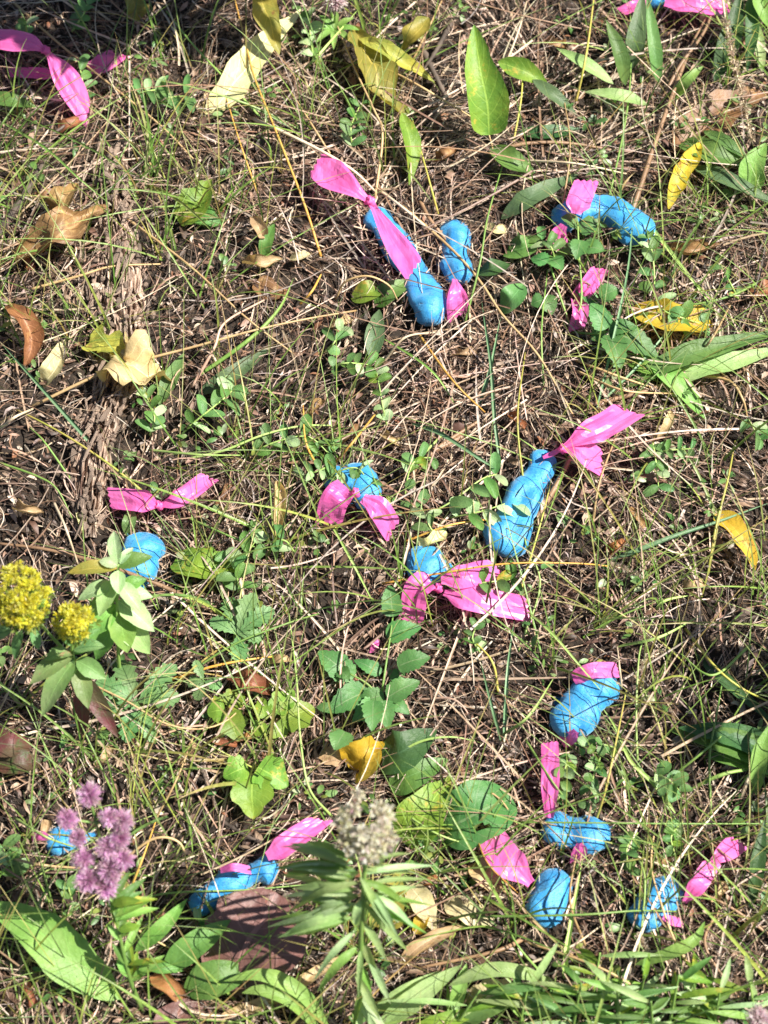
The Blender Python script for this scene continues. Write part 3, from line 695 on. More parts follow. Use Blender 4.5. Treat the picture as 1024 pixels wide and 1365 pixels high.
# right-hand lance leaves
for lab, pts, wd, mt in [
 ('pale grey-green lance leaf pointing up left among grass', [(818, 112, 20), (780, 86, 34), (742, 64, 26)], 22, 'paleblade'),
 ('upright dark green lance leaf with tip bent right', [(834, 114, 14), (826, 72, 44), (808, 26, 60)], 24, 'blade'),
 ('level grey-green leaf beneath the upright lance leaf', [(864, 140, 14), (825, 128, 26), (780, 122, 20)], 22, 'paleblade'),
 ('dull green blade rising past the upright lance leaf', [(842, 92, 12), (848, 50, 40), (858, -12, 60)], 28, 'dullblade'),
 ('slim green blade beside grey-green rising blade', [(878, 112, 10), (872, 60, 40), (862, -10, 60)], 20, 'blade'),
 ('dull leaf arching down right of a folded green leaf', [(710, 106, 24), (738, 128, 26), (770, 154, 10)], 22, 'dullblade'),
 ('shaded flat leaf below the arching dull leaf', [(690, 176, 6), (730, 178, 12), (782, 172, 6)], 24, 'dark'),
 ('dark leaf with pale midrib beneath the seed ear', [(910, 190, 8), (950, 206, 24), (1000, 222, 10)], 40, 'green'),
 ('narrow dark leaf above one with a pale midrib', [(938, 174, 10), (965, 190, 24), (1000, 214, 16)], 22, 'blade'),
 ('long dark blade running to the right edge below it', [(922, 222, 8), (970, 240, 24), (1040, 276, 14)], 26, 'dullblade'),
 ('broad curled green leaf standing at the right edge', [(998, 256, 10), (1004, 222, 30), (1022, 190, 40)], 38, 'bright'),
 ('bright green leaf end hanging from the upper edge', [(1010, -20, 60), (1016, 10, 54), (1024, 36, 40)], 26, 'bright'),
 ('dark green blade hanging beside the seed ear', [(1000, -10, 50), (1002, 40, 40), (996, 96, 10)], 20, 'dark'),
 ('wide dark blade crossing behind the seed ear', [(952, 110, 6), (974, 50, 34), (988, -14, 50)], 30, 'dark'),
 ('pale green blade lit beside dark hanging blades', [(1016, 96, 6), (1012, 60, 24), (1006, 16, 34)], 16, 'paleblade'),
 ('yellow-green upright blade among brown stalks', [(896, 138, 6), (916, 108, 34), (938, 88, 40)], 18, 'bright'),
 ('long broad green blade sweeping in from right', [(832, 518, 6), (900, 480, 28), (960, 462, 34), (1050, 440, 30)], 34, 'blade'),
 ('pale broad blade below the long sweeping blade', [(880, 512, 6), (930, 490, 24), (980, 482, 28), (1050, 462, 24)], 40, 'paleblade'),
 ('olive green blade pointing down from crossing stalks', [(862, 474, 14), (900, 508, 22), (942, 560, 6)], 34, 'bright'),
 ('green folded blade left of the olive green blade', [(836, 478, 6), (860, 488, 18), (894, 500, 10)], 30, 'bright'),
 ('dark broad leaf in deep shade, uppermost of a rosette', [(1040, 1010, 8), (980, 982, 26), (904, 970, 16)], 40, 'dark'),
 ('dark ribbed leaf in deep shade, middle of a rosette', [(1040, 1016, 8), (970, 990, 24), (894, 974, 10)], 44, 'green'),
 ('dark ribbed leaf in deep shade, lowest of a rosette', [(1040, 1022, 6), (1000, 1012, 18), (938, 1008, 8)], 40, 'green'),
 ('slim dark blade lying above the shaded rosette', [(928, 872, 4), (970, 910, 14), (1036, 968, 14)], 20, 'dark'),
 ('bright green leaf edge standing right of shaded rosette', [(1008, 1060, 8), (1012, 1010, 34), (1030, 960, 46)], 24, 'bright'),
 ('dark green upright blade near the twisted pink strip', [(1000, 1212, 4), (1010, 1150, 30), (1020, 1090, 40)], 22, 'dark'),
 ('long dark blade below a tan diagonal stalk', [(262, 528, 4), (310, 500, 16), (362, 462, 8)], 26, 'dullblade'),
 ('grey-green leaf crossing under the pale lobed leaf', [(212, 540, 6), (228, 505, 16), (246, 470, 6)], 24, 'vetch'),
 ('green leaf behind the tan curled leaf', [(352, 346, 4), (356, 320, 18), (366, 298, 12)], 20, 'green'),
 ('narrow grey-green leaf below rumpled pink ribbon', [(170, 715, 6), (173, 695, 18), (176, 678, 8)], 20, 'vetch'),
 ('small dark oval leaf beside peanut shaped marker', [(636, 364, 8), (656, 358, 24), (680, 352, 12)], 30, 'dark'),
 ('grey-green broad leaf over a dark bent twig', [(668, 416, 6), (684, 396, 26), (698, 378, 18)], 36, 'vetch'),
 ('broad olive green leaf tucked left of the twigs', [(676, 334, 6), (698, 330, 18), (716, 316, 10)], 44, 'green'),
 ('green leaf scrap beneath the long waisted marker', [(500, 408, 4), (520, 390, 14), (548, 374, 10)], 34, 'green'),
 ('yellowish leaf partly hidden left of the waisted marker', [(468, 398, 4), (490, 390, 14), (512, 384, 8)], 36, 'ygreen'),
 ('dim green leaf under straw near crossing stalks', [(496, 480, 3), (500, 445, 12), (506, 412, 6)], 28, 'dullblade'),
 ]: GL(lab, pts, wd, mt, 'lance' if wd < 38 else 'ovate', cup=.35, nU=6, nV=14)
# lower leaves
GL('large oval green leaf with clear veins and a hole', [(584, 1108, 8), (616, 1094, 26), (648, 1078, 30), (682, 1064, 14)], 84, 'rose', 'round', cup=.18, nU=18, nV=26, crumple=.05, hole=[(12, 12), (12, 13), (13, 12), (13, 13), (14, 13)])
GL('lime green crinkled leaf left of the large oval leaf', [(540, 1122, 6), (566, 1084, 26), (600, 1034, 16)], 68, 'ygreen', 'ovate', cup=.3, crumple=.1)
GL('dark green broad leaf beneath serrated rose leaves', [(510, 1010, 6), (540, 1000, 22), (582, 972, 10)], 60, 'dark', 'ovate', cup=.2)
GL('mid green leaf beside the dark broad leaf', [(520, 1046, 4), (552, 1032, 18), (598, 1012, 10)], 46, 'green', 'ovate', cup=.2)
GL('big smooth lance leaf sweeping in beneath purple blossoms', [(160, 1332, 10), (100, 1286, 34), (50, 1240, 40), (-24, 1200, 30)], 68, 'bright', 'lance', cup=.25, nU=8, nV=18)
for lab, pts, wd, mt in [
 ('broad green leaf rising left of the maroon leaf', [(216, 1296, 12), (258, 1262, 30), (308, 1226, 34)], 40, 'green'),
 ('bright slender leaf pointing up toward the fuzzy marker', [(180, 1268, 20), (214, 1240, 40), (250, 1198, 50)], 24, 'bright'),
 ('green level leaf pointing right below broad leaf', [(184, 1284, 14), (214, 1290, 26), (246, 1294, 20)], 16, 'green'),
 ('wide bluish green leaf under the maroon leaf', [(244, 1322, 8), (290, 1304, 26), (334, 1294, 18)], 52, 'green'),
 ('bright arching blade curving over bottom litter', [(440, 1372, 10), (400, 1322, 40), (350, 1300, 48), (298, 1308, 40)], 22, 'bright'),
 ('second arching blade just under the first one', [(432, 1380, 8), (390, 1336, 36), (350, 1320, 42), (322, 1324, 36)], 20, 'bright'),
 ('bright broad blade rising from the bottom beside cream leaf', [(500, 1376, 8), (556, 1330, 30), (616, 1286, 36)], 32, 'paleblade'),
 ('pale striped blade next to the bright broad blade', [(490, 1356, 6), (540, 1322, 24), (588, 1294, 26)], 20, 'paleblade'),
 ('grey-green blade arching right over bottom leaves', [(598, 1314, 30), (650, 1294, 44), (700, 1298, 40), (748, 1318, 20)], 22, 'paleblade'),
 ('long green blade running up right along the bottom', [(600, 1378, 6), (660, 1340, 28), (732, 1318, 30)], 24, 'blade'),
 ('curved bright green blade below heart-like marker', [(846, 1286, 20), (890, 1272, 38), (925, 1254, 44), (940, 1228, 36)], 18, 'bright'),
 ('green twisted blade standing at bottom centre', [(606, 1350, 6), (612, 1322, 28), (622, 1284, 34)], 22, 'bright'),
 ('bright leaf at the very foot of the frame', [(540, 1380, 4), (590, 1362, 18), (650, 1346, 12)], 24, 'ygreen'),
 ]: GL(lab, pts, wd, mt, 'lance', cup=.35, nU=6, nV=16)

# ------------------------------------------------------------------ stalks, blades and twigs that stand out singly
LAB = {
 'tan': ('dry_stalk', 'thin tan dry grass stalk lying over the litter', 'stalk', 'tan dry stalks'),
 'pale': ('straw_stalk', 'bleached pale straw stalk lying over the litter', 'stalk', 'bleached straws'),
 'orange': ('dry_stalk', 'thin orange dry grass stalk crossing the weeds', 'stalk', 'orange dry stalks'),
 'green': ('grass_stalk', 'mid green grass stem arching over the litter', 'grass stem', 'mid green stems'),
 'lgreen': ('grass_stalk', 'light green grass stem arching over the litter', 'grass stem', 'light green stems'),
 'bgreen': ('grass_stalk', 'blue-green upright grass stem', 'grass stem', 'blue-green stems'),
 'ygreen': ('grass_stalk', 'yellowish green grass stem crossing the litter', 'grass stem', 'yellowish stems'),
 'brown': ('dry_stalk', 'thick brown withered stalk among grass', 'stalk', 'brown withered stalks'),
 'dark': ('twig', 'dark bare twig lying in the litter', 'twig', 'dark twigs'),
 'pink': ('dry_stalk', 'pinkish bent dry stalk on the litter', 'stalk', 'pinkish dry stalks')}
LAB['bgreen'] = ('grass_stalk', 'blue-green upright grass stem among straw', 'grass stem', 'blue-green stems')
ST = [
 ('tan', 3.6, (17, 2), (75, 55), (150, 115), (215, 168), (258, 212)), ('green', 4.5, (0, 162), (60, 198), (105, 238), (150, 275)),
 ('orange', 4, (428, 342), (405, 270), (368, 175), (340, 105), (327, 55), (312, -5)), ('green', 3.6, (355, 165), (300, 105), (256, 58), (222, 15)),
 ('pale', 5, (335, 157), (375, 175), (430, 202), (472, 228), (500, 255)), ('tan', 4, (500, 265), (510, 180), (498, 145), (470, 85), (445, 22)),
 ('orange', 3, (345, 262), (320, 190), (298, 118)), ('lgreen', 4.5, (404, 98), (430, 68), (480, 10)), ('tan', 3, (440, 205), (412, 160), (385, 118)),
 ('brown', 6, (652, 214), (680, 196), (720, 190), (768, 192), (836, 204)), ('pale', 3.5, (664, 110), (690, 45), (702, 2)), ('tan', 3.5, (550, 82), (570, 40), (592, -5)),
 ('tan', 3.5, (508, 88), (560, 115), (632, 158)), ('ygreen', 3, (684, 192), (695, 130), (697, 75)), ('ygreen', 3.4, (584, 285), (572, 240), (550, 160)),
 ('green', 3.4, (800, 302), (815, 250), (834, 160), (841, 90), (840, -5)), ('ygreen', 4, (768, 135), (782, 70), (792, -5)), ('brown', 8, (832, 310), (850, 260), (870, 200), (895, 130), (925, 55), (960, -5)),
 ('brown', 6, (880, 140), (905, 90), (940, 40), (955, -5)), ('pale', 3.5, (700, 214), (768, 218), (836, 232)), ('tan', 4, (40, 386), (105, 368), (150, 355), (214, 352)),
 ('tan', 4, (165, 288), (215, 325), (262, 362), (330, 425), (392, 472)), ('tan', 4.6, (42, 542), (130, 500), (190, 480), (256, 463), (340, 440), (410, 425), (475, 414)),
 ('bgreen', 6, (140, 612), (85, 550), (40, 500), (-5, 450)), ('green', 6, (258, 506), (330, 455), (372, 412), (392, 370)), ('pink', 4.6, (256, 516), (285, 465), (300, 430), (352, 400)),
 ('orange', 4, (400, 405), (416, 388), (428, 366)), ('tan', 3.5, (448, 398), (460, 376), (490, 368), (518, 380), (530, 400)),
 ('tan', 4.2, (537, 275), (600, 330), (640, 375), (670, 420), (715, 470), (745, 520), (765, 555)), ('brown', 6.5, (560, 268), (575, 295), (610, 338)), ('pale', 4, (500, 250), (535, 275), (575, 308)),
 ('dark', 5, (645, 408), (665, 385), (695, 375), (714, 379)), ('dark', 4.5, (714, 379), (728, 398), (740, 420)), ('dark', 5, (622, 502), (650, 475), (688, 473)), ('dark', 6, (548, 365), (565, 395), (580, 425)),
 ('bgreen', 6, (668, 622), (660, 560), (655, 490), (648, 440), (642, 398)), ('bgreen', 6.5, (640, 540), (655, 490), (668, 420)), ('orange', 3.8, (558, 445), (590, 490), (615, 520), (647, 550)),
 ('green', 4.5, (512, 452), (575, 495), (612, 548)), ('pale', 4, (512, 482), (540, 450), (580, 443)), ('bgreen', 4.5, (795, 548), (820, 440), (838, 350), (846, 255)),
 ('lgreen', 7, (860, 294), (895, 340), (925, 378), (962, 426)), ('bgreen', 5, (798, 542), (855, 485), (900, 430), (936, 384)), ('tan', 4, (930, 472), (950, 450), (976, 402)),
 ('brown', 7, (775, 542), (865, 520), (905, 500), (955, 478), (1030, 456)), ('tan', 4.6, (930, 500), (972, 508), (990, 532), (996, 556)), ('brown', 7, (892, 552), (915, 505), (922, 452)),
 ('tan', 4, (768, 480), (820, 500), (880, 520)), ('tan', 3.6, (770, 495), (830, 520), (900, 525)), ('green', 4, (1030, 365), (980, 392), (930, 405), (880, 408)),
 ('ygreen', 4, (190, 655), (150, 622), (100, 588), (60, 565), (20, 545)), ('green', 3.6, (0, 617), (50, 635), (76, 652), (97, 692)), ('brown', 7, (292, 818), (225, 785), (175, 765), (125, 748), (60, 732), (-6, 724)),
 ('pale', 4.5, (72, 670), (88, 705), (104, 752)), ('lgreen', 4, (250, 612), (300, 600), (350, 580), (400, 568), (442, 567)), ('lgreen', 3.8, (200, 600), (265, 606), (320, 607)), ('orange', 4.4, (446, 618), (470, 590), (502, 550)),
 ('orange', 3.6, (428, 630), (408, 590), (404, 540)), ('green', 3.6, (250, 690), (300, 712), (346, 732)), ('lgreen', 4.6, (438, 692), (470, 750), (502, 812)), ('bgreen', 6.5, (550, 565), (590, 580), (640, 612), (664, 628)),
 ('lgreen', 4, (592, 578), (565, 605), (550, 628)), ('orange', 3.4, (540, 722), (600, 700), (655, 692)), ('orange', 3.2, (510, 778), (600, 762), (680, 751), (768, 751), (814, 755)), ('bgreen', 8, (812, 749), (850, 735), (900, 715), (960, 695), (1032, 668)),
 ('ygreen', 4.4, (944, 764), (955, 700), (970, 640), (980, 588)), ('lgreen', 4.5, (872, 816), (888, 800), (925, 793)), ('tan', 3.2, (85, 885), (120, 910), (170, 935), (215, 962), (260, 972), (300, 962), (332, 933)),
 ('tan', 3.4, (206, 1095), (235, 1040), (258, 982)), ('orange', 4, (228, 906), (285, 888), (340, 878), (374, 874)), ('lgreen', 3.8, (442, 1088), (412, 1050), (400, 980), (395, 900), (385, 818)),
 ('green', 3.5, (240, 905), (310, 860), (380, 832), (425, 818)), ('lgreen', 5, (698, 812), (735, 845), (770, 885), (814, 936)), ('bgreen', 6, (673, 990), (677, 900), (686, 826)), ('bgreen', 5, (668, 988), (655, 940), (640, 878)),
 ('lgreen', 5, (668, 982), (705, 955), (742, 898)), ('ygreen', 4, (664, 922), (655, 880), (618, 843)), ('lgreen', 4.6, (508, 1026), (555, 992), (600, 983), (642, 990)), ('pink', 3.4, (558, 932), (610, 935), (642, 986)),
 ('lgreen', 3.6, (850, 1014), (848, 960), (850, 900), (855, 860), (874, 818)), ('lgreen', 5.4, (823, 863), (880, 850), (938, 818)), ('pale', 3.4, (829, 918), (826, 890), (823, 862)), ('ygreen', 4, (914, 838), (950, 885), (985, 915), (1030, 938)),
 ('lgreen', 7, (900, 1084), (870, 1045), (840, 1015), (820, 970), (798, 936)), ('green', 4, (948, 1088), (946, 1010), (955, 955), (964, 902)), ('green', 4, (894, 1036), (940, 1000), (988, 958)), ('lgreen', 6, (922, 1051), (970, 1030), (1032, 1022)),
 ('pale', 6, (988, 1064), (1008, 1010), (1026, 962)), ('ygreen', 4, (794, 1095), (808, 1050), (822, 985), (835, 920)), ('lgreen', 4.2, (20, 1090), (60, 1115), (98, 1129)), ('tan', 5, (-6, 1138), (50, 1152), (116, 1158)),
 ('orange', 3.6, (170, 1195), (190, 1145), (210, 1088)), ('tan', 3.4, (140, 1200), (185, 1240), (230, 1266)), ('green', 4, (622, 1222), (700, 1221), (780, 1219), (850, 1214), (905, 1215)),
 ('lgreen', 8, (752, 1304), (757, 1260), (765, 1210), (778, 1140)), ('green', 4, (722, 1298), (690, 1260), (671, 1222)), ('tan', 4, (655, 1170), (705, 1222), (740, 1255), (772, 1280)),
 ('tan', 4.4, (942, 1322), (925, 1295), (900, 1255), (880, 1200), (868, 1150), (876, 1088)), ('dark', 4.6, (818, 1164), (850, 1183), (880, 1200), (912, 1214)), ('green', 3, (690, 1096), (800, 1097), (900, 1098), (1030, 1098)),
 ('brown', 4.4, (1028, 1248), (975, 1210), (930, 1190), (878, 1184)), ('dark', 13, (-5, 318), (20, 280), (45, 240), (62, 212)), ('dark', 9, (560, 60), (580, 100), (600, 140)), ('dark', 7, (602, 30), (580, 70), (560, 100)),
 ('dark', 7, (262, 1000), (275, 1040), (290, 1080)), ('dark', 6, (298, 1096), (330, 1115), (360, 1126)), ('dark', 6, (790, 1080), (806, 1110), (812, 1138)), ('tan', 4.4, (160, 1150), (205, 1118), (240, 1124), (250, 1160)),
 ('green', 3.4, (180, 1200), (230, 1190), (330, 1186), (420, 1178)), ('tan', 4, (700, 1255), (800, 1290), (870, 1330)), ('tan', 4, (780, 1260), (760, 1200), (770, 1130)), ('pale', 4, (690, 1290), (760, 1262), (800, 1235)),
 ('brown', 7, (700, 1250), (660, 1268), (560, 1290)), ('brown', 5, (960, 1210), (940, 1260), (985, 1330)), ('lgreen', 3.6, (850, 1140), (860, 1180), (850, 1280)), ('green', 4, (700, 985), (735, 1040), (770, 1085)),
 ('tan', 3.6, (600, 1040), (660, 1060), (690, 1100)), ('lgreen', 3.5, (520, 1070), (580, 1110), (640, 1130)), ('orange', 3, (632, 1105), (650, 1150), (690, 1190)), ('green', 4, (1000, 860), (950, 900), (905, 870)),
 ('brown', 9, (716, 690), (745, 640), (770, 590), (800, 540)), ('tan', 4, (790, 700), (800, 640), (830, 560)), ('brown', 8, (545, 640), (580, 600), (640, 560)), ('brown', 10, (620, 580), (580, 600), (545, 620)),
 ('ygreen', 3.4, (700, 660), (690, 560), (700, 470)), ('green', 3.2, (725, 520), (722, 440), (730, 360)), ('green', 3.4, (620, 430), (640, 350), (650, 290), (670, 220)), ('tan', 3, (745, 300), (760, 200), (750, 120)),
 ('lgreen', 3.4, (690, 870), (720, 780), (700, 720), (698, 650)), ('ygreen', 3.2, (690, 800), (720, 700), (735, 640)), ('green', 3.4, (95, 640), (60, 590), (40, 570)), ('pale', 5, (0, 572), (20, 556), (44, 545)),
]
hs = random.Random(21)
MARKS = [(470, 240, 'the pink tail over the waisted marker'), (570, 400, 'the foot of the waisted marker'), (608, 340, 'the peanut shaped marker'), (805, 285, 'the bent blue marker'), (475, 650, 'the rounded two-tailed marker'), (695, 665, 'the club shaped marker'), (800, 580, 'the pink bow of the club marker'), (572, 752, 'the egg shaped marker'),
 (655, 800, 'the pink tails of the egg marker'), (188, 750, 'the blue teardrop'), (785, 935, 'the two-lobed marker'), (733, 1040, 'the upright pink strip'), (768, 1112, 'the pair-lobed marker'), (735, 1200, 'the flat-ended marker'), (672, 1145, 'the dappled pink tape'), (872, 1205, 'the heart-like marker'), (950, 1150, 'the twisted pink strip'), (310, 1175, 'the fuzzy three-lobed marker'), (80, 1120, 'the small blue marker'),
 (90, 110, 'the ribbon on shaded soil'), (212, 665, 'the rumpled pink ribbon'), (775, 400, 'the crumpled pink ribbon'), (645, 110, 'the large upright leaf'), (540, 70, 'the olive yellow leaf'), (335, 90, 'the cream dry blade'), (505, 110, 'the bent yellow brown leaf'), (85, 310, 'the large crumpled brown leaf'), (30, 450, 'the rust orange leaf'), (190, 495, 'the lobed pale leaf'), (160, 400, 'the rotten wood'), (120, 630, 'the thin end of the rotten wood'), (265, 270, 'the half-turned yellow-green leaf'),
 (895, 425, 'the blotched yellow leaf'), (990, 725, 'the orange strap leaf'), (910, 235, 'the narrow yellow leaf'), (270, 755, 'the oval yellow-green leaf'), (340, 1255, 'the round maroon leaf'), (490, 1005, 'the crumpled yellow leaf'), (10, 1000, 'the dark red-green leaves'), (930, 330, 'the rolled brown leaf'), (355, 350, 'the tan leaf curls'), (500, 920, 'the serrated seedling'), (820, 450, 'the glossy serrated leaflets'), (185, 940, 'the palmate veined leaf'), (320, 840, 'the faded palmate leaf'), (340, 1040, 'the star of lobed leaves'), (380, 950, 'the rounded lime leaves'),
 (30, 795, 'the large yellow blossom'), (100, 830, 'the small yellow blossom'), (130, 1110, 'the purple blossoms'), (490, 1100, 'the pale seed head'), (640, 1085, 'the large oval leaf'), (985, 110, 'the hanging grass ear'), (820, 100, 'the upright lance leaf'), (950, 480, 'the broad sweeping blades'), (970, 990, 'the shaded rosette'), (70, 1265, 'the big smooth lance leaf'), (625, 1215, 'the cream spotted leaf'), (508, 530, 'the pale folded leaflets'), (380, 590, 'the row of dark leaflets'), (372, 680, 'the slender curled brown leaf'), (335, 915, 'the orange brown leaf'), (900, 620, 'the red leaf sliver'), (822, 728, 'the cup-shaped brown leaf'), (690, 390, 'the bent dark twigs')]
def near(x, y): return min(MARKS, key=lambda m: (m[0]-x)**2+(m[1]-y)**2)[2]
for i, (x, y, m, a) in enumerate([(62, 262, 'brown', .4), (36, 345, 'rust', 2), (300, 660, 'brown', 1), (690, 560, 'rust', 2.4), (455, 430, 'tan', .3), (520, 585, 'tan', 2.6), (620, 470, 'tan', .1), (740, 60, 'brown', 2.8),
        (300, 990, 'rust', 3.0), (330, 984, 'rust', .3), (140, 1010, 'tan', 1), (880, 1150, 'brown', .4), (960, 1190, 'tan', 1.1), (570, 1175, 'rust', .2), (60, 1110, 'tan', 1.2), (250, 1005, 'tan', .8), (24, 1165, 'tan', .5), (40, 1325, 'rust', 2), (420, 545, 'brown', .9), (110, 700, 'cream', 1.5), (470, 580, 'brown', .6), (850, 690, 'brown', 2.1), (925, 780, 'tan', .2), (985, 220, 'brown', .3), (560, 1090, 'rust', 1.9)]):
    c, s = math.cos(a), math.sin(a); l = 16
    leaf('leaf_fragment', 'small curled scrap of dead leaf near '+near(x, y), 'leaf', [(x-c*l, y+s*l, 4), (x, y, 12), (x+c*l, y-s*l, 5)], 20, 'scrap', m, cup=.8, crumple=.25, nU=5, nV=9, group='small dead leaf scraps')

for row in ST:
    k, wd, pts = row[0], row[1], row[2:]
    nm, lab, cat, grp = LAB[k]; m = len(pts)-1
    top = {'dark': 9, 'brown': 16}.get(k, 30)*hs.uniform(.6, 1.5)
    pw = [P(x, y, 2+top*math.sin(math.pi*(.06+.84*i/m))) for i, (x, y) in enumerate(pts)]
    r = wd*.5*S(pw[0])
    if k in ('bgreen', 'green', 'lgreen') and wd >= 4.5:
        geo = leaf_geo(pw, r*2.3, 'strap', cup=.75, nU=4, nV=22, roll=hs.uniform(-.4, .4))
    else: geo = tube_geo(pw, r, r*.55, 22, 6, knob=0 if k != 'dark' else 4)
    o = put(nm, geo, M['s_'+k]); q = pts[len(pts)//2]; tag(o, {'tan': 'thin tan dry stalk', 'pale': 'bleached pale straw', 'orange': 'thin orange stalk', 'green': 'mid green grass blade', 'lgreen': 'light green grass blade', 'bgreen': 'blue-green grass blade', 'ygreen': 'yellowish grass blade', 'brown': 'thick brown withered stalk', 'dark': 'dark bare twig', 'pink': 'pinkish bent stalk'}[k]+' near '+near(*q), cat, grp)

# ------------------------------------------------------------------ plants with leaves and flowers
def plant(name, label, cat, base, group=None):
    o = empty(name, P(*base)); return tag(o, label, cat, group)
def stem(root, pts, r0, r1, mat='s_green', name='stem'):
    pw = [P(*p) for p in pts]; s = S(pw[0]); return put(name, tube_geo(pw, r0*s, r1*s, 16, 6), M[mat], root)
def lf(root, b, t, w, mat, prof='lance', name='leaf', arch=.12, parent=None, **kw):
    a, c = P(*b), P(*t); sc_[0] += 1
    mid = a.lerp(c, .5)+Vector((0, 0, arch*(c-a).length))
    kw.setdefault('nU', 4); kw.setdefault('nV', 9); kw.setdefault('cup', .35)
    return put(name, leaf_geo([a, mid, c], w*S(mid), prof, seed=sc_[0], **kw), M[mat], root)
def vetch(label, path, pairs, ll, lw, mat='vetch', h=26, group=None, name='vetch_sprig'):
    n = len(path)-1
    root = plant(name, label, 'weed', (path[0][0], path[0][1], 0), group)
    hh = lambda t: 3+h*math.sin(math.pi*min(1, .1+.75*t))
    stem(root, [(x, y, hh(i/n)) for i, (x, y) in enumerate(path)], 1.4, .8, 's_lgreen')
    sp = catmull([(x, y, 0) for x, y in path], 40); rs = random.Random(len(label)+pairs+int(path[0][0]))
    for i in range(pairs):
        t = .12+.86*i/max(1, pairs-1); k = min(int(t*40), 39); c = sp[k]; T = (sp[k+1]-sp[k]).normalized()
        for sg in (-1, 1):
            if rs.random() < .18: continue
            a = rs.uniform(.5, 1.6)*sg; d = Vector((T.x*math.cos(a)-T.y*math.sin(a), T.x*math.sin(a)+T.y*math.cos(a), 0))
            l = ll*rs.uniform(.75, 1.3)
            lf(root, (c.x, c.y, hh(t)), (c.x+d.x*l, c.y+d.y*l, hh(t)+rs.uniform(-9, 9)), lw*rs.uniform(.85, 1.25), rs.choice([mat, mat, mat, 'vetchpale', 'green', 'ygreen' if rs.random() < .4 else mat]), 'oval', 'leaflet', roll=rs.uniform(-.6, .6), nU=4, nV=6, cup=rs.uniform(.1, .7))
    return root
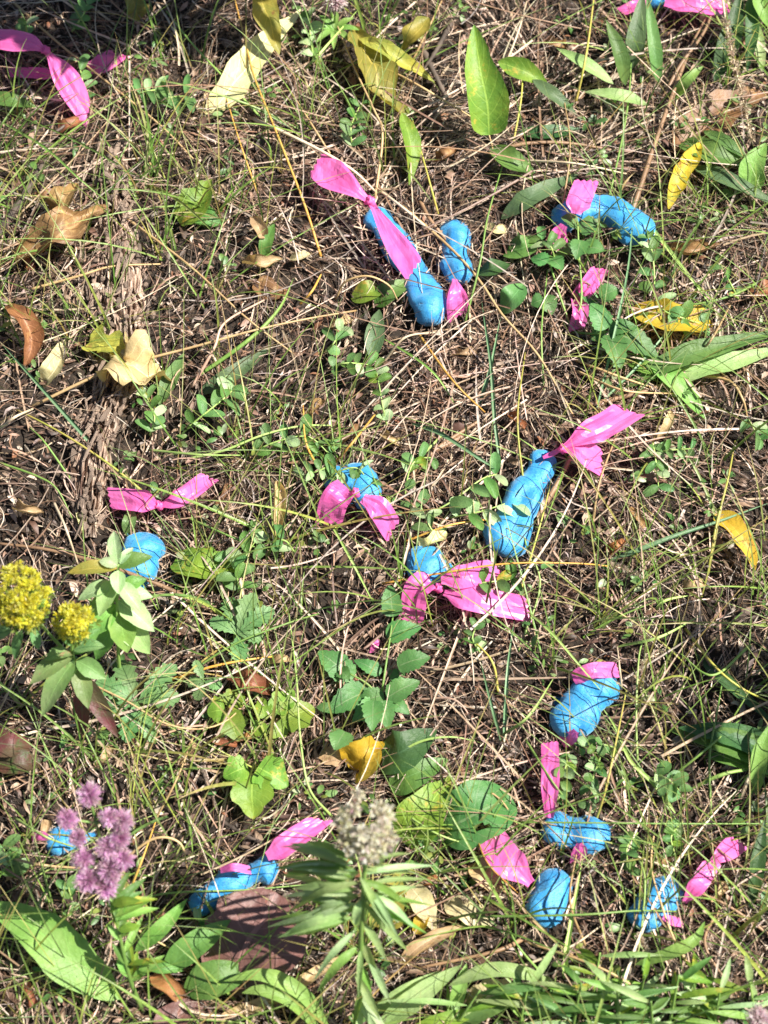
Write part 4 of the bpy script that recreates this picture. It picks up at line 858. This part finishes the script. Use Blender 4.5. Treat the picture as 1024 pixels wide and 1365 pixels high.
vs = [
 ('pale folded vetch leaflets in a short vertical row', [(516, 568), (510, 540), (504, 505), (500, 490)], 6, 16, 12, 'vetchpale'),
 ('vetch sprig with a row of dark leaflets hanging above straw', [(330, 608), (365, 590), (410, 582), (440, 606)], 6, 26, 14, 'vetch'),
 ('vetch sprig lying over the top of a rounded blue marker', [(430, 640), (452, 628), (476, 624), (490, 640)], 5, 18, 10, 'vetch'),
 ('vetch sprig left of the rounded blue marker', [(440, 620), (424, 628), (404, 634)], 4, 16, 9, 'vetch'),
 ('vetch clump with pale leaflets near the club shaped marker', [(560, 690), (600, 670), (640, 640), (662, 632)], 5, 26, 16, 'vetch'),
 ('vetch leaflets spilling over the edge of club shaped marker', [(600, 690), (640, 682), (684, 668)], 5, 26, 16, 'vetchpale'),
 ('small vetch clump between two pink tailed markers', [(540, 660), (545, 630), (556, 612), (575, 610)], 5, 20, 13, 'vetch'),
 ('vetch below the small clump beside pink tail', [(585, 720), (572, 700), (560, 672)], 4, 22, 13, 'vetch'),
 ('vetch sprig with dangling leaflets right of the pink bow', [(870, 590), (874, 612), (878, 650)], 5, 20, 12, 'vetch'),
 ('vetch sprig in line with straw near red leaf sliver', [(870, 604), (895, 600), (922, 598)], 4, 14, 9, 'vetch'),
 ('vetch sprig at the right edge over brown stalks', [(996, 556), (1004, 570), (1014, 586)], 4, 20, 12, 'vetch'),
 ('vetch shoot standing beside the bent blue marker', [(872, 395), (872, 360), (868, 330), (858, 300)], 6, 18, 12, 'vetch'),
 ('vetch leaflets laid over the bright yellow leaf', [(866, 400), (888, 416), (910, 424), (936, 432)], 4, 26, 14, 'vetch'),
 ('vetch sprig near arching grass by rusty leaf', [(985, 400), (975, 380), (962, 356)], 4, 14, 8, 'vetch'),
 ('vetch sprig in shade below the pink scraps', [(170, 130), (195, 122), (220, 118)], 5, 18, 10, 'vetch'),
 ('grey-green vetch beside the cream blade in shade', [(210, 140), (228, 130), (250, 128)], 4, 24, 12, 'vetch'),
 ('vetch in dark shade between both pink ribbon scraps', [(112, 140), (110, 108), (104, 80)], 5, 18, 12, 'vetch'),
 ('vetch with round leaflets near the top left edge', [(36, 50), (34, 30), (26, 12)], 4, 16, 12, 'vetch'),
 ('vetch shoot at the top above shaded soil', [(96, 42), (112, 18), (120, -4)], 5, 18, 11, 'vetch'),
 ('pale round-leaved shoot beside the olive hanging leaf', [(418, 80), (414, 50), (412, 22)], 5, 14, 12, 'vetchpale'),
 ('vetch shoot under the broad yellow brown leaf', [(470, 200), (468, 170), (480, 140)], 5, 18, 10, 'vetch'),
 ('vetch mat leaf row among tan stalks', [(440, 490), (462, 484), (492, 486)], 5, 16, 11, 'vetch'),
 ('vetch sprig above it with three joined leaflets', [(435, 470), (446, 456), (454, 440)], 3, 18, 13, 'vetch'),
 ('vetch clump under the olive dry lobe', [(250, 570), (275, 550), (300, 530), (310, 520)], 6, 24, 15, 'vetch'),
 ('vetch clump left of the rumpled pink ribbon', [(200, 580), (206, 556), (196, 530)], 5, 22, 13, 'vetch'),
 ('vetch twig over litter beneath yellow-green oval leaf', [(320, 770), (326, 745), (340, 722)], 4, 24, 18, 'vetch'),
 ('vetch with folded leaflets right of yellow-green oval leaf', [(318, 790), (316, 766), (308, 740)], 4, 24, 16, 'vetch'),
 ('vetch sprig under crossing green blades', [(392, 735), (378, 720), (350, 726)], 3, 24, 15, 'vetch'),
 ('small-leaved creeper left of the pink standing strip', [(760, 1000), (752, 1030), (744, 1068)], 6, 16, 13, 'vetch'),
 ('small-leaved creeper right of the pink standing strip', [(800, 1010), (790, 1040), (784, 1075)], 6, 15, 12, 'vetch'),
 ('creeping weed below the two-lobed marker', [(830, 1000), (800, 992), (772, 996)], 6, 14, 11, 'vetch'),
 ('creeping weed between two lower blue markers', [(850, 1110), (836, 1130), (838, 1160)], 6, 16, 13, 'vetch'),
 ('creeping weed over soil above the twisted pink strip', [(910, 1095), (895, 1115), (900, 1140)], 5, 16, 12, 'vetch'),
 ('green creeping leaflets in the dark right-hand grass', [(872, 1030), (892, 1040), (906, 1054)], 4, 20, 15, 'vetch'),
 ('vetch in leafy litter left of small blue marker', [(20, 1170), (14, 1150), (4, 1130)], 4, 24, 16, 'vetch'),
 ('vetch beside purple blossoms above the big lance leaf', [(96, 1200), (92, 1180), (104, 1160)], 4, 18, 12, 'vetch'),
 ('small green leaflets beneath the three-lobed marker', [(262, 1230), (282, 1220), (300, 1206)], 4, 20, 14, 'vetch'),
 ('young weed among straw below the egg shaped marker', [(640, 870), (630, 850), (640, 826)], 5, 13, 9, 'vetch'),
 ('vetch leaflets over pink tails of egg shaped marker', [(600, 780), (650, 776), (684, 772)], 4, 22, 15, 'vetch'),
 ('young vetch below the bent marker near twigs', [(740, 350), (735, 330), (722, 320)], 4, 22, 14, 'vetch'),
]
for v_ in vs: vetch(v_[0], v_[1], v_[2], v_[3], v_[4], v_[5], group='vetch sprigs in the litter')
# serrated rose-like seedlings
def rose(label, base, leafs, stems):
    root = plant('rose_seedling', label, 'seedling', (*base, 0), 'serrated seedlings')
    for st in stems: stem(root, st, 1.8, 1.2, 's_green')
    for b, t, w in leafs:
        h = 20+10*math.sin(b[0])
        lf(root, (*b, h), (*t, h+8*math.sin(t[1])), w, 'rose', 'ovate', 'leaflet', nU=6, nV=18, serr=.14, cup=.2)
rose('serrated rose seedling with several leaf sprays below pink tails', (512, 935),
 [((524, 822), (519, 780), 32), ((515, 848), (562, 836), 34), ((470, 906), (424, 868), 40), ((452, 892), (466, 906), 22), ((508, 898), (472, 880), 22), ((530, 888), (574, 876), 34),
  ((494, 920), (436, 950), 44), ((512, 926), (474, 940), 30), ((516, 930), (560, 908), 34), ((518, 932), (546, 952), 24), ((510, 934), (518, 972), 30), ((506, 938), (470, 962), 34), ((498, 934), (496, 975), 32), ((460, 975), (446, 1000), 36), ((440, 945), (422, 942), 16), ((520, 905), (540, 896), 22)],
 [[(512, 938, 0), (510, 920, 16), (514, 890, 22), (520, 850, 22), (524, 820, 20)], [(512, 936, 4), (490, 912, 18), (466, 898, 20)]])
rose('serrated rose sprays with glossy leaflets beside crumpled pink ribbon', (760, 440),
 [((796, 402), (766, 386), 28), ((800, 396), (826, 386), 30), ((802, 408), (770, 420), 26), ((806, 440), (788, 404), 34), ((808, 444), (788, 452), 34), ((812, 446), (828, 492), 38), ((812, 442), (878, 476), 46), ((812, 440), (850, 436), 26),
  ((772, 336), (752, 326), 26), ((776, 330), (806, 334), 30), ((770, 300), (748, 290), 24), ((772, 304), (804, 302), 34), ((774, 320), (768, 346), 28), ((730, 350), (708, 344), 26), ((735, 345), (750, 360), 26), ((724, 400), (708, 406), 26), ((726, 395), (736, 420), 28)],
 [[(760, 442, 0), (790, 445, 14), (812, 442, 22)], [(762, 440, 2), (775, 400, 18), (772, 340, 24), (770, 295, 24)], [(762, 440, 2), (745, 390, 16), (732, 348, 20)]])
# palmate veined plants
def palmate(label, c, lobes, h=22):
    root = plant('palmate_plant', label, 'plant', (c[0]+4, c[1]+8, 0), 'palmate leaved plants')
    stem(root, [(c[0]+4, c[1]+8, 0), (c[0], c[1], h)], 2, 1.5)
    for (tx, ty, w) in lobes:
        lf(root, (c[0], c[1], h), (tx, ty, h+8*math.sin(tx)), w*.8, 'geran', 'obov', 'leaf_lobe', nU=6, nV=16, serr=.34, cup=.18)
palmate('veined palmate leaf spread like fingers beneath blossoms', (183, 936), [(236, 886, 40), (241, 930, 42), (205, 990, 30), (168, 990, 40), (130, 955, 38), (128, 908, 44), (160, 880, 44)])
palmate('faded palmate leaf in grass above lobed yellow leaves', (316, 846), [(280, 826, 32), (306, 796, 40), (340, 790, 40), (366, 812, 40), (352, 850, 36), (322, 884, 38)])
palmate('small palmate leaf left of orange brown leaf', (272, 908), [(260, 880, 24), (250, 910, 26), (262, 934, 26), (296, 916, 26)])
# yellow-green lobed seedlings
def lobed(label, base, leafs):
    root = plant('lobed_seedling', label, 'seedling', (*base, 0), 'lobed yellow-green seedlings')
    stem(root, [(*base, 0), (base[0], base[1]-4, 12), (base[0]+2, base[1]-8, 18)], 2, 1.4, 's_pink')
    for b, t, w in leafs:
        lf(root, (*b, 22), (*t, 16), w, 'ygreen', 'ovate', nU=8, nV=16, lob=currant, cup=.22, crumple=.06)
lobed('yellow-green seedling with three lobed leaves in a star', (338, 1024), [((330, 1022), (298, 1036), 40), ((344, 1022), (384, 1048), 50), ((336, 1034), (338, 1092), 62)])
lobed('yellow-green seedling of rounded leaves near serrated leaves', (368, 966), [((375, 960), (420, 944), 52), ((366, 950), (392, 920), 34), ((354, 958), (348, 930), 26), ((350, 962), (342, 982), 22), ((366, 966), (382, 982), 32)])
lobed('yellow-green leaf pair under a curved tan stalk', (304, 950), [((302, 940), (326, 926), 34), ((300, 946), (276, 950), 36), ((304, 950), (318, 988), 42)])

# flower tufts
def tuft(root, name, n, cpts, rad, ln, wd, pal, wts, K=3, tipc=None, part=None):
    """radiating petals: each of n grows outward from one of the centre points"""
    c = np.array([tuple(q) for q in cpts])[rng.integers(0, len(cpts), n)]
    d = rng.normal(0, 1, (n, 3)); d[:, 2] = d[:, 2]*.8+.35; d /= np.linalg.norm(d, axis=1, keepdims=True)
    p0 = c+d*rad*.3; p2 = c+d*(rad*.3+ln*rng.uniform(.6, 1.1, (n, 1)))+rng.normal(0, ln*.12, (n, 3)); p1 = (p0+p2)/2+rng.normal(0, ln*.12, (n, 3))
    o = strips(name, p0, p1, p2, np.full(n, wd)*rng.uniform(.7, 1.3, n), pick(pal, wts, n, .2), K, M['floret'], lambda s: np.clip(1.05-np.abs(s-.6)*1.1, .2, 1), rng.uniform(-1.5, 1.5, n), None, None,
               fold=.3, col2=None if tipc is None else pick(tipc, [1]*len(tipc), n, .2))
    o.parent = part or root; o.location = -root.location
    if 'kind' in o: del o['kind']
    return o
yel = [(.90, .84, .08), (.90, .80, .05), (.74, .78, .14), (.90, .88, .20)]
def goldenrod():
    root = plant('goldenrod', 'yellow blossoming plant with two bushy flower clusters', 'flower', (118, 925, 0))
    stem(root, [(118, 925, 0), (104, 900, 60), (96, 868, 120), (98, 835, 165)], 3.2, 2.2)
    stem(root, [(100, 880, 100), (70, 850, 140), (40, 815, 180)], 2.4, 1.8, name='branch')
    for (cx, cy, h, rx, ry, nf) in [(28, 796, 195, 38, 44, 120), (99, 828, 175, 26, 24, 56)]:
        rs = random.Random(cx); cs = []
        for i in range(nf):
            a, r = rs.random()*6.28, math.sqrt(rs.random())
            cs.append(P(cx+math.cos(a)*rx*r, cy+math.sin(a)*ry*r, h+30*(1-r*r)*rs.uniform(.75, 1)))
        s = S(cs[0])
        tuft(root, 'flower_cluster', nf*26, cs, 4*s, 6.5*s, 2.4*s, yel, [3, 3, 1.2, 3])
        tuft(root, 'bracts', nf*5, [c-Vector((0, 0, .01)) for c in cs], 5*s, 10*s, 3*s, [(.2, .34, .06), (.3, .4, .08)], [1, 1])
    for b, t, w, m in [((98, 870, 120), (60, 880, 130), 26, 'pinktip'), ((98, 872, 118), (40, 912, 112), 30, 'pinktip'), ((100, 878, 110), (56, 955, 84), 36, 'pinktip'), ((102, 884, 104), (82, 915, 96), 24, 'green'),
        ((98, 866, 126), (140, 862, 132), 24, 'geran'), ((102, 880, 108), (142, 905, 100), 28, 'pinktip'), ((104, 884, 100), (118, 945, 86), 28, 'pinktip'), ((110, 900, 70), (158, 984, 50), 28, 'redgreen'), ((112, 912, 50), (110, 980, 24), 26, 'redgreen'),
        ((96, 860, 134), (76, 838, 150), 18, 'geran'), ((30, 840, 160), (20, 880, 140), 18, 'geran'), ((44, 838, 160), (52, 866, 148), 16, 'geran'), ((100, 872, 120), (134, 838, 130), 24, 'green'), ((96, 876, 112), (90, 912, 90), 22, 'geran'), ((16, 840, 160), (-16, 852, 150), 20, 'geran')]:
        lf(root, b, t, w, m, nU=4, nV=10, roll=random.uniform(-.4, .4))
goldenrod()
def leafy():
    root = plant('leafy_plant', 'leafy light green stem with paired leaves over blue teardrop', 'plant', (160, 905, 0))
    stem(root, [(160, 905, 0), (158, 870, 50), (156, 810, 100), (158, 752, 135)], 3, 1.6)
    for b, t, w, m in [((157, 752, 135), (152, 708, 142), 22, 'vetchpale'), ((158, 756, 134), (204, 742, 140), 24, 'green'), ((156, 758, 134), (90, 764, 132), 26, 'olive'), ((158, 760, 132), (158, 792, 128), 22, 'vetchpale'), ((157, 754, 136), (132, 748, 140), 16, 'vetchpale'), ((160, 752, 136), (178, 730, 142), 14, 'vetchpale'),
        ((156, 772, 118), (132, 822, 108), 28, 'paleblade'), ((158, 776, 116), (188, 815, 106), 26, 'vetchpale'), ((156, 780, 114), (104, 800, 104), 30, 'vetchpale'), ((158, 790, 108), (204, 796, 104), 24, 'vetchpale'),
        ((157, 800, 96), (206, 842, 80), 34, 'vetchpale'), ((156, 806, 92), (120, 850, 76), 32, 'bright'), ((158, 810, 90), (170, 870, 66), 40, 'bright'), ((160, 820, 80), (200, 872, 56), 38, 'paleblade'), ((158, 824, 76), (128, 880, 50), 36, 'green'), ((156, 796, 100), (116, 818, 92), 26, 'bright'), ((158, 788, 108), (196, 772, 112), 22, 'green')]:
        lf(root, b, t, w, m, nU=6, nV=10, roll=random.uniform(-.35, .35))
leafy()
pur = [(.84, .34, .74), (.88, .46, .76), (.9, .60, .74), (.76, .28, .70)]
def blazing():
    root = plant('purple_flower', 'purple tufted flower spike leaning over the small blue marker', 'flower', (190, 1348, 0))
    stem(root, [(190, 1348, 0), (172, 1300, 50), (154, 1220, 108), (136, 1130, 160), (120, 1064, 196)], 3.4, 1.6)
    for i, (x, y, r, pl) in enumerate([(119, 1060, 18, 0), (90, 1092, 16, 0), (104, 1117, 13, 0), (163, 1094, 18, 1), (145, 1090, 14, 1), (160, 1118, 16, 0), (144, 1130, 18, 1), (111, 1145, 17, 0), (164, 1146, 16, 0), (146, 1158, 18, 1), (116, 1173, 18, 0), (142, 1184, 17, 0), (148, 1168, 14, 0)]):
        h = 215-(y-1050)*.55; c = P(x, y, h); s = S(c)
        col = pur if not pl else [(.86, .58, .70), (.78, .48, .72), (.86, .70, .66), (.66, .34, .66)]
        fh = tuft(root, 'flower_head', 420, [c], r*.8*s, r*.72*s, 1.7*s, col, [2, 3, 2, 1], K=3, tipc=[(.88, .48, .80), (.9, .68, .78)])
        cc = c-Vector((0, 0, r*.6*s)); b = tuft(root, 'bracts', 60, [cc], r*.4*s, r*.5*s, 3*s, [(.2, .3, .16), (.35, .4, .26)], [1, 1])
        b.parent = fh; b.location = (0, 0, 0)
        stem(root, [(130+(y-1050)*.15, y+6, h-14), (x, y, h-4)], 1.4, 1.1, name='flower_stalk')
    rs = random.Random(3)
    for i in range(26):
        t = rs.random(); x, y, h = 148+t*30, 1200+t*120, 130-t*95; a = rs.uniform(-2.9, .3)
        l = rs.uniform(28, 62); lf(root, (x, y, h), (x+math.cos(a)*l, y+math.sin(a)*l*.9, h+rs.uniform(-8, 18)), rs.uniform(9, 16), rs.choice(['bright', 'bright', 'green', 'ygreen']), roll=rs.uniform(-.5, .5))
blazing()
def blossom(label, base, heads, h):
    root = plant('pink_flower', label, 'flower', (*base, 0))
    for (x, y, r) in heads:
        stem(root, [(*base, 0), ((base[0]+x)/2, (base[1]+y)/2, h*.6), (x, y, h-8)], 2, 1.3)
        c = P(x, y, h); s = S(c)
        tuft(root, 'flower_head', 420, [c], r*.8*s, r*.72*s, 1.9*s, [(.88, .68, .70), (.86, .62, .68), (.9, .82, .7)], [2, 2, 2], tipc=[(.9, .66, .74), (.9, .82, .78)])
        tuft(root, 'bracts', 60, [c-Vector((0, 0, r*.6*s))], r*.4*s, r*.5*s, 3*s, [(.2, .3, .16), (.35, .4, .26)], [1, 1])
    for i in range(8):
        a = i*.8; lf(root, (*base, h*.3), (base[0]+math.cos(a)*34, base[1]+math.sin(a)*26, h*.4), 10, 'bright')
blossom('mauve tufted flower head above the broad yellow brown leaf', (446, 40), [(447, 2, 16), (436, -12, 14)], 60)
blossom('pale pink tufted blossoms over the leafy bank', (980, 1392), [(1012, 1358, 18), (974, 1374, 14)], 110)
def seedhead():
    root = plant('seed_head_plant', 'pale fluffy seed head on a stem crowded with narrow leaves', 'plant', (478, 1372, 0))
    stem(root, [(478, 1372, 0), (480, 1320, 60), (482, 1240, 140), (486, 1160, 210), (490, 1110, 250)], 4.5, 2.6)
    rs = random.Random(8); cs = []
    for i in range(34):
        a, r = rs.random()*6.28, math.sqrt(rs.random()); cs.append(P(490+math.cos(a)*40*r, 1100+math.sin(a)*42*r, 250+24*(1-r)))
    s = S(cs[0])
    tuft(root, 'seed_fluff', 1100, cs, 6*s, 11*s, 4.6*s, [(.88, .84, .62), (.84, .76, .66), (.74, .74, .44), (.9, .88, .74), (.50, .32, .38)], [3, 2, 2, 4, .4])
    tuft(root, 'bracts', 130, [c-Vector((0, 0, .022)) for c in cs], 5*s, 10*s, 3.4*s, [(.2, .3, .1), (.3, .36, .16)], [1, 1])
    for t in range(64):
        q = rs.random()
        if q < .55: x, y, a, l = rs.uniform(464, 484), rs.uniform(1145, 1225), math.pi-rs.uniform(-.5, .55), rs.uniform(55, 125)
        elif q < .8: x, y, a, l = rs.uniform(476, 494), rs.uniform(1145, 1230), rs.uniform(-.3, 1.3), rs.uniform(50, 105)
        else: x, y, a, l = rs.uniform(470, 492), rs.uniform(1180, 1340), rs.uniform(1.1, 2.2), rs.uniform(60, 110)
        h = 40+190*(1345-y)/205; d = l*math.sin(a)*.8
        lf(root, (x, y, h), (x+math.cos(a)*l, y+d, max(15, h-20-rs.uniform(0, .55)*l)), rs.uniform(9, 14), rs.choice(['bright', 'paleblade', 'paleblade', 'vetchpale']), arch=rs.uniform(.05, .3), roll=rs.uniform(-.7, .7), nV=10)
seedhead()
# leafy bottom weeds
WL = ['low narrow-leaved weed beside the yellow cream leaf'] + ['narrow-leaved weed beside the grey-green arching blade', 'narrow-leaved weed at the foot of the thick light green stalk', 'bushy narrow-leaved weed below the heart-like marker'] + ['narrow-leaved weed in the leafy bank beyond the heart-like marker']*8
rs = random.Random(12)
for (bx, by, tx, ty, hh, nl, L0) in [(600, 1378, 640, 1320, 50, 12, 70), (690, 1380, 705, 1310, 60, 18, 64), (760, 1390, 775, 1310, 70, 22, 60), (830, 1395, 822, 1318, 80, 24, 58), (890, 1380, 905, 1300, 70, 20, 56), (950, 1380, 960, 1320, 60, 16, 56), (1010, 1380, 1000, 1310, 60, 14, 60),
                                  (790, 1330, 800, 1270, 50, 12, 50), (850, 1340, 860, 1300, 60, 12, 46), (720, 1350, 735, 1320, 40, 10, 50), (930, 1360, 925, 1310, 60, 14, 46), (870, 1375, 868, 1335, 80, 14, 50)]:
    root = plant('leafy_weed', WL.pop(0), 'weed', (bx, by, 0), 'leafy weeds at the foot of the scene')
    stem(root, [(bx, by, 0), ((bx+tx)/2, (by+ty)/2, hh*.6), (tx, ty, hh)], 2.4, 1.2)
    nl = int(nl*.62)
    for i in range(nl):
        t = (i+.5)/nl; x, y, h = bx+(tx-bx)*t, by+(ty-by)*t, hh*(.15+.85*t); a = rs.uniform(-3.3, .2)
        l = L0*rs.uniform(.8, 1.8)
        lf(root, (x, y, h), (x+math.cos(a)*l, y+math.sin(a)*l*.7+6, max(5, h+rs.uniform(-25, 18))), rs.uniform(7, 12.5), rs.choice(['bright', 'paleblade', 'vetchpale', 'ygreen', 'blade', 'green']), roll=rs.uniform(-.6, .6))
# pale grass ear
def ear():
    root = plant('grass_ear', 'pale bleached grass ear hanging beside dark blades', 'grass ear', (1002, 190, 0))
    pts = [(962, -8, 60), (968, 30, 62), (978, 80, 56), (990, 130, 44), (1002, 188, 24)]
    stem(root, pts, 1.4, 1., 's_pale')
    sp = catmull([P(*p) for p in pts], 60); s = S(sp[0])
    tuft(root, 'grains', 420, sp[14:60], 2*s, 7*s, 2.4*s, [(.72, .60, .45), (.62, .50, .36)], [1, 1])
ear()
for lab, c in [('small pale grass ear near the two-lobed marker', [(850, 895), (862, 880), (884, 868)]), ('bleached grass ear lying under the cream leaf', [(616, 1200), (640, 1194), (672, 1196)]), ('white grass ear beneath the heart-like marker', [(852, 1246), (856, 1256), (862, 1270)]),
               ('bleached ear right of the egg shaped marker tails', [(812, 754), (830, 758), (850, 766)]), ('pale ear at the foot of the leaning straw', [(766, 1310), (782, 1304), (800, 1290)])]:
    root = plant('grass_ear', lab, 'grass ear', (*c[0], 0))
    pts = [(x, y, 18) for x, y in c]; stem(root, pts, 1.2, .9, 's_pale'); sp = catmull([P(*p) for p in pts], 24); s = S(sp[0])
    tuft(root, 'grains', 110, sp, 2*s, 7*s, 2.6*s, [(.72, .62, .5), (.6, .5, .38)], [1, 1])

# ------------------------------------------------------------------ tall weeds just outside the picture that shade its corners
def shrub(label, x, y, h, rad, nl, seed, lean=(0, 0)):
    rs = random.Random(seed); root = empty('tall_weed', (x, y, gh(x, y))); tag(root, label, 'weed', 'tall weeds around the patch')
    v, f, uv = [], [], []
    for k in range(6):
        a = rs.random()*6.28; r = rad*.55
        pts = [(x, y, 0), (x+lean[0]*.45+math.cos(a)*r*.4, y+lean[1]*.45+math.sin(a)*r*.4, h*.5), (x+lean[0]+math.cos(a)*r, y+lean[1]+math.sin(a)*r, h*.95)]
        put('stem', tube_geo(pts, .004, .002, 10, 6), M['s_green'], root)
    for i in range(nl):
        a, r = rs.random()*6.28, rad*math.sqrt(rs.random()); z = h*rs.uniform(.45, 1.0)
        b = Vector((x+lean[0]*z/h+math.cos(a)*r, y+lean[1]*z/h+math.sin(a)*r, z)); a2 = rs.random()*6.28; l = rs.uniform(.05, .09)
        t = b+Vector((math.cos(a2)*l, math.sin(a2)*l, rs.uniform(-.03, .02)))
        put('leaf', leaf_geo([b, b.lerp(t, .5)+Vector((0, 0, .01)), t], rs.uniform(.016, .028), 'lance', cup=.3, nU=4, nV=6), M['green'], root)
shrub('tall leafy weed shading the ribbon on dark soil', .02, .80, .56, .11, 110, 1, (-.02, -.24))
shrub('tall leafy weed next to another, shading the left soil', -.14, .80, .50, .12, 110, 2, (-.02, -.24))
shrub('tall leafy weed shading the right-hand dark rosette', .58, -.20, .36, .08, 36, 3)
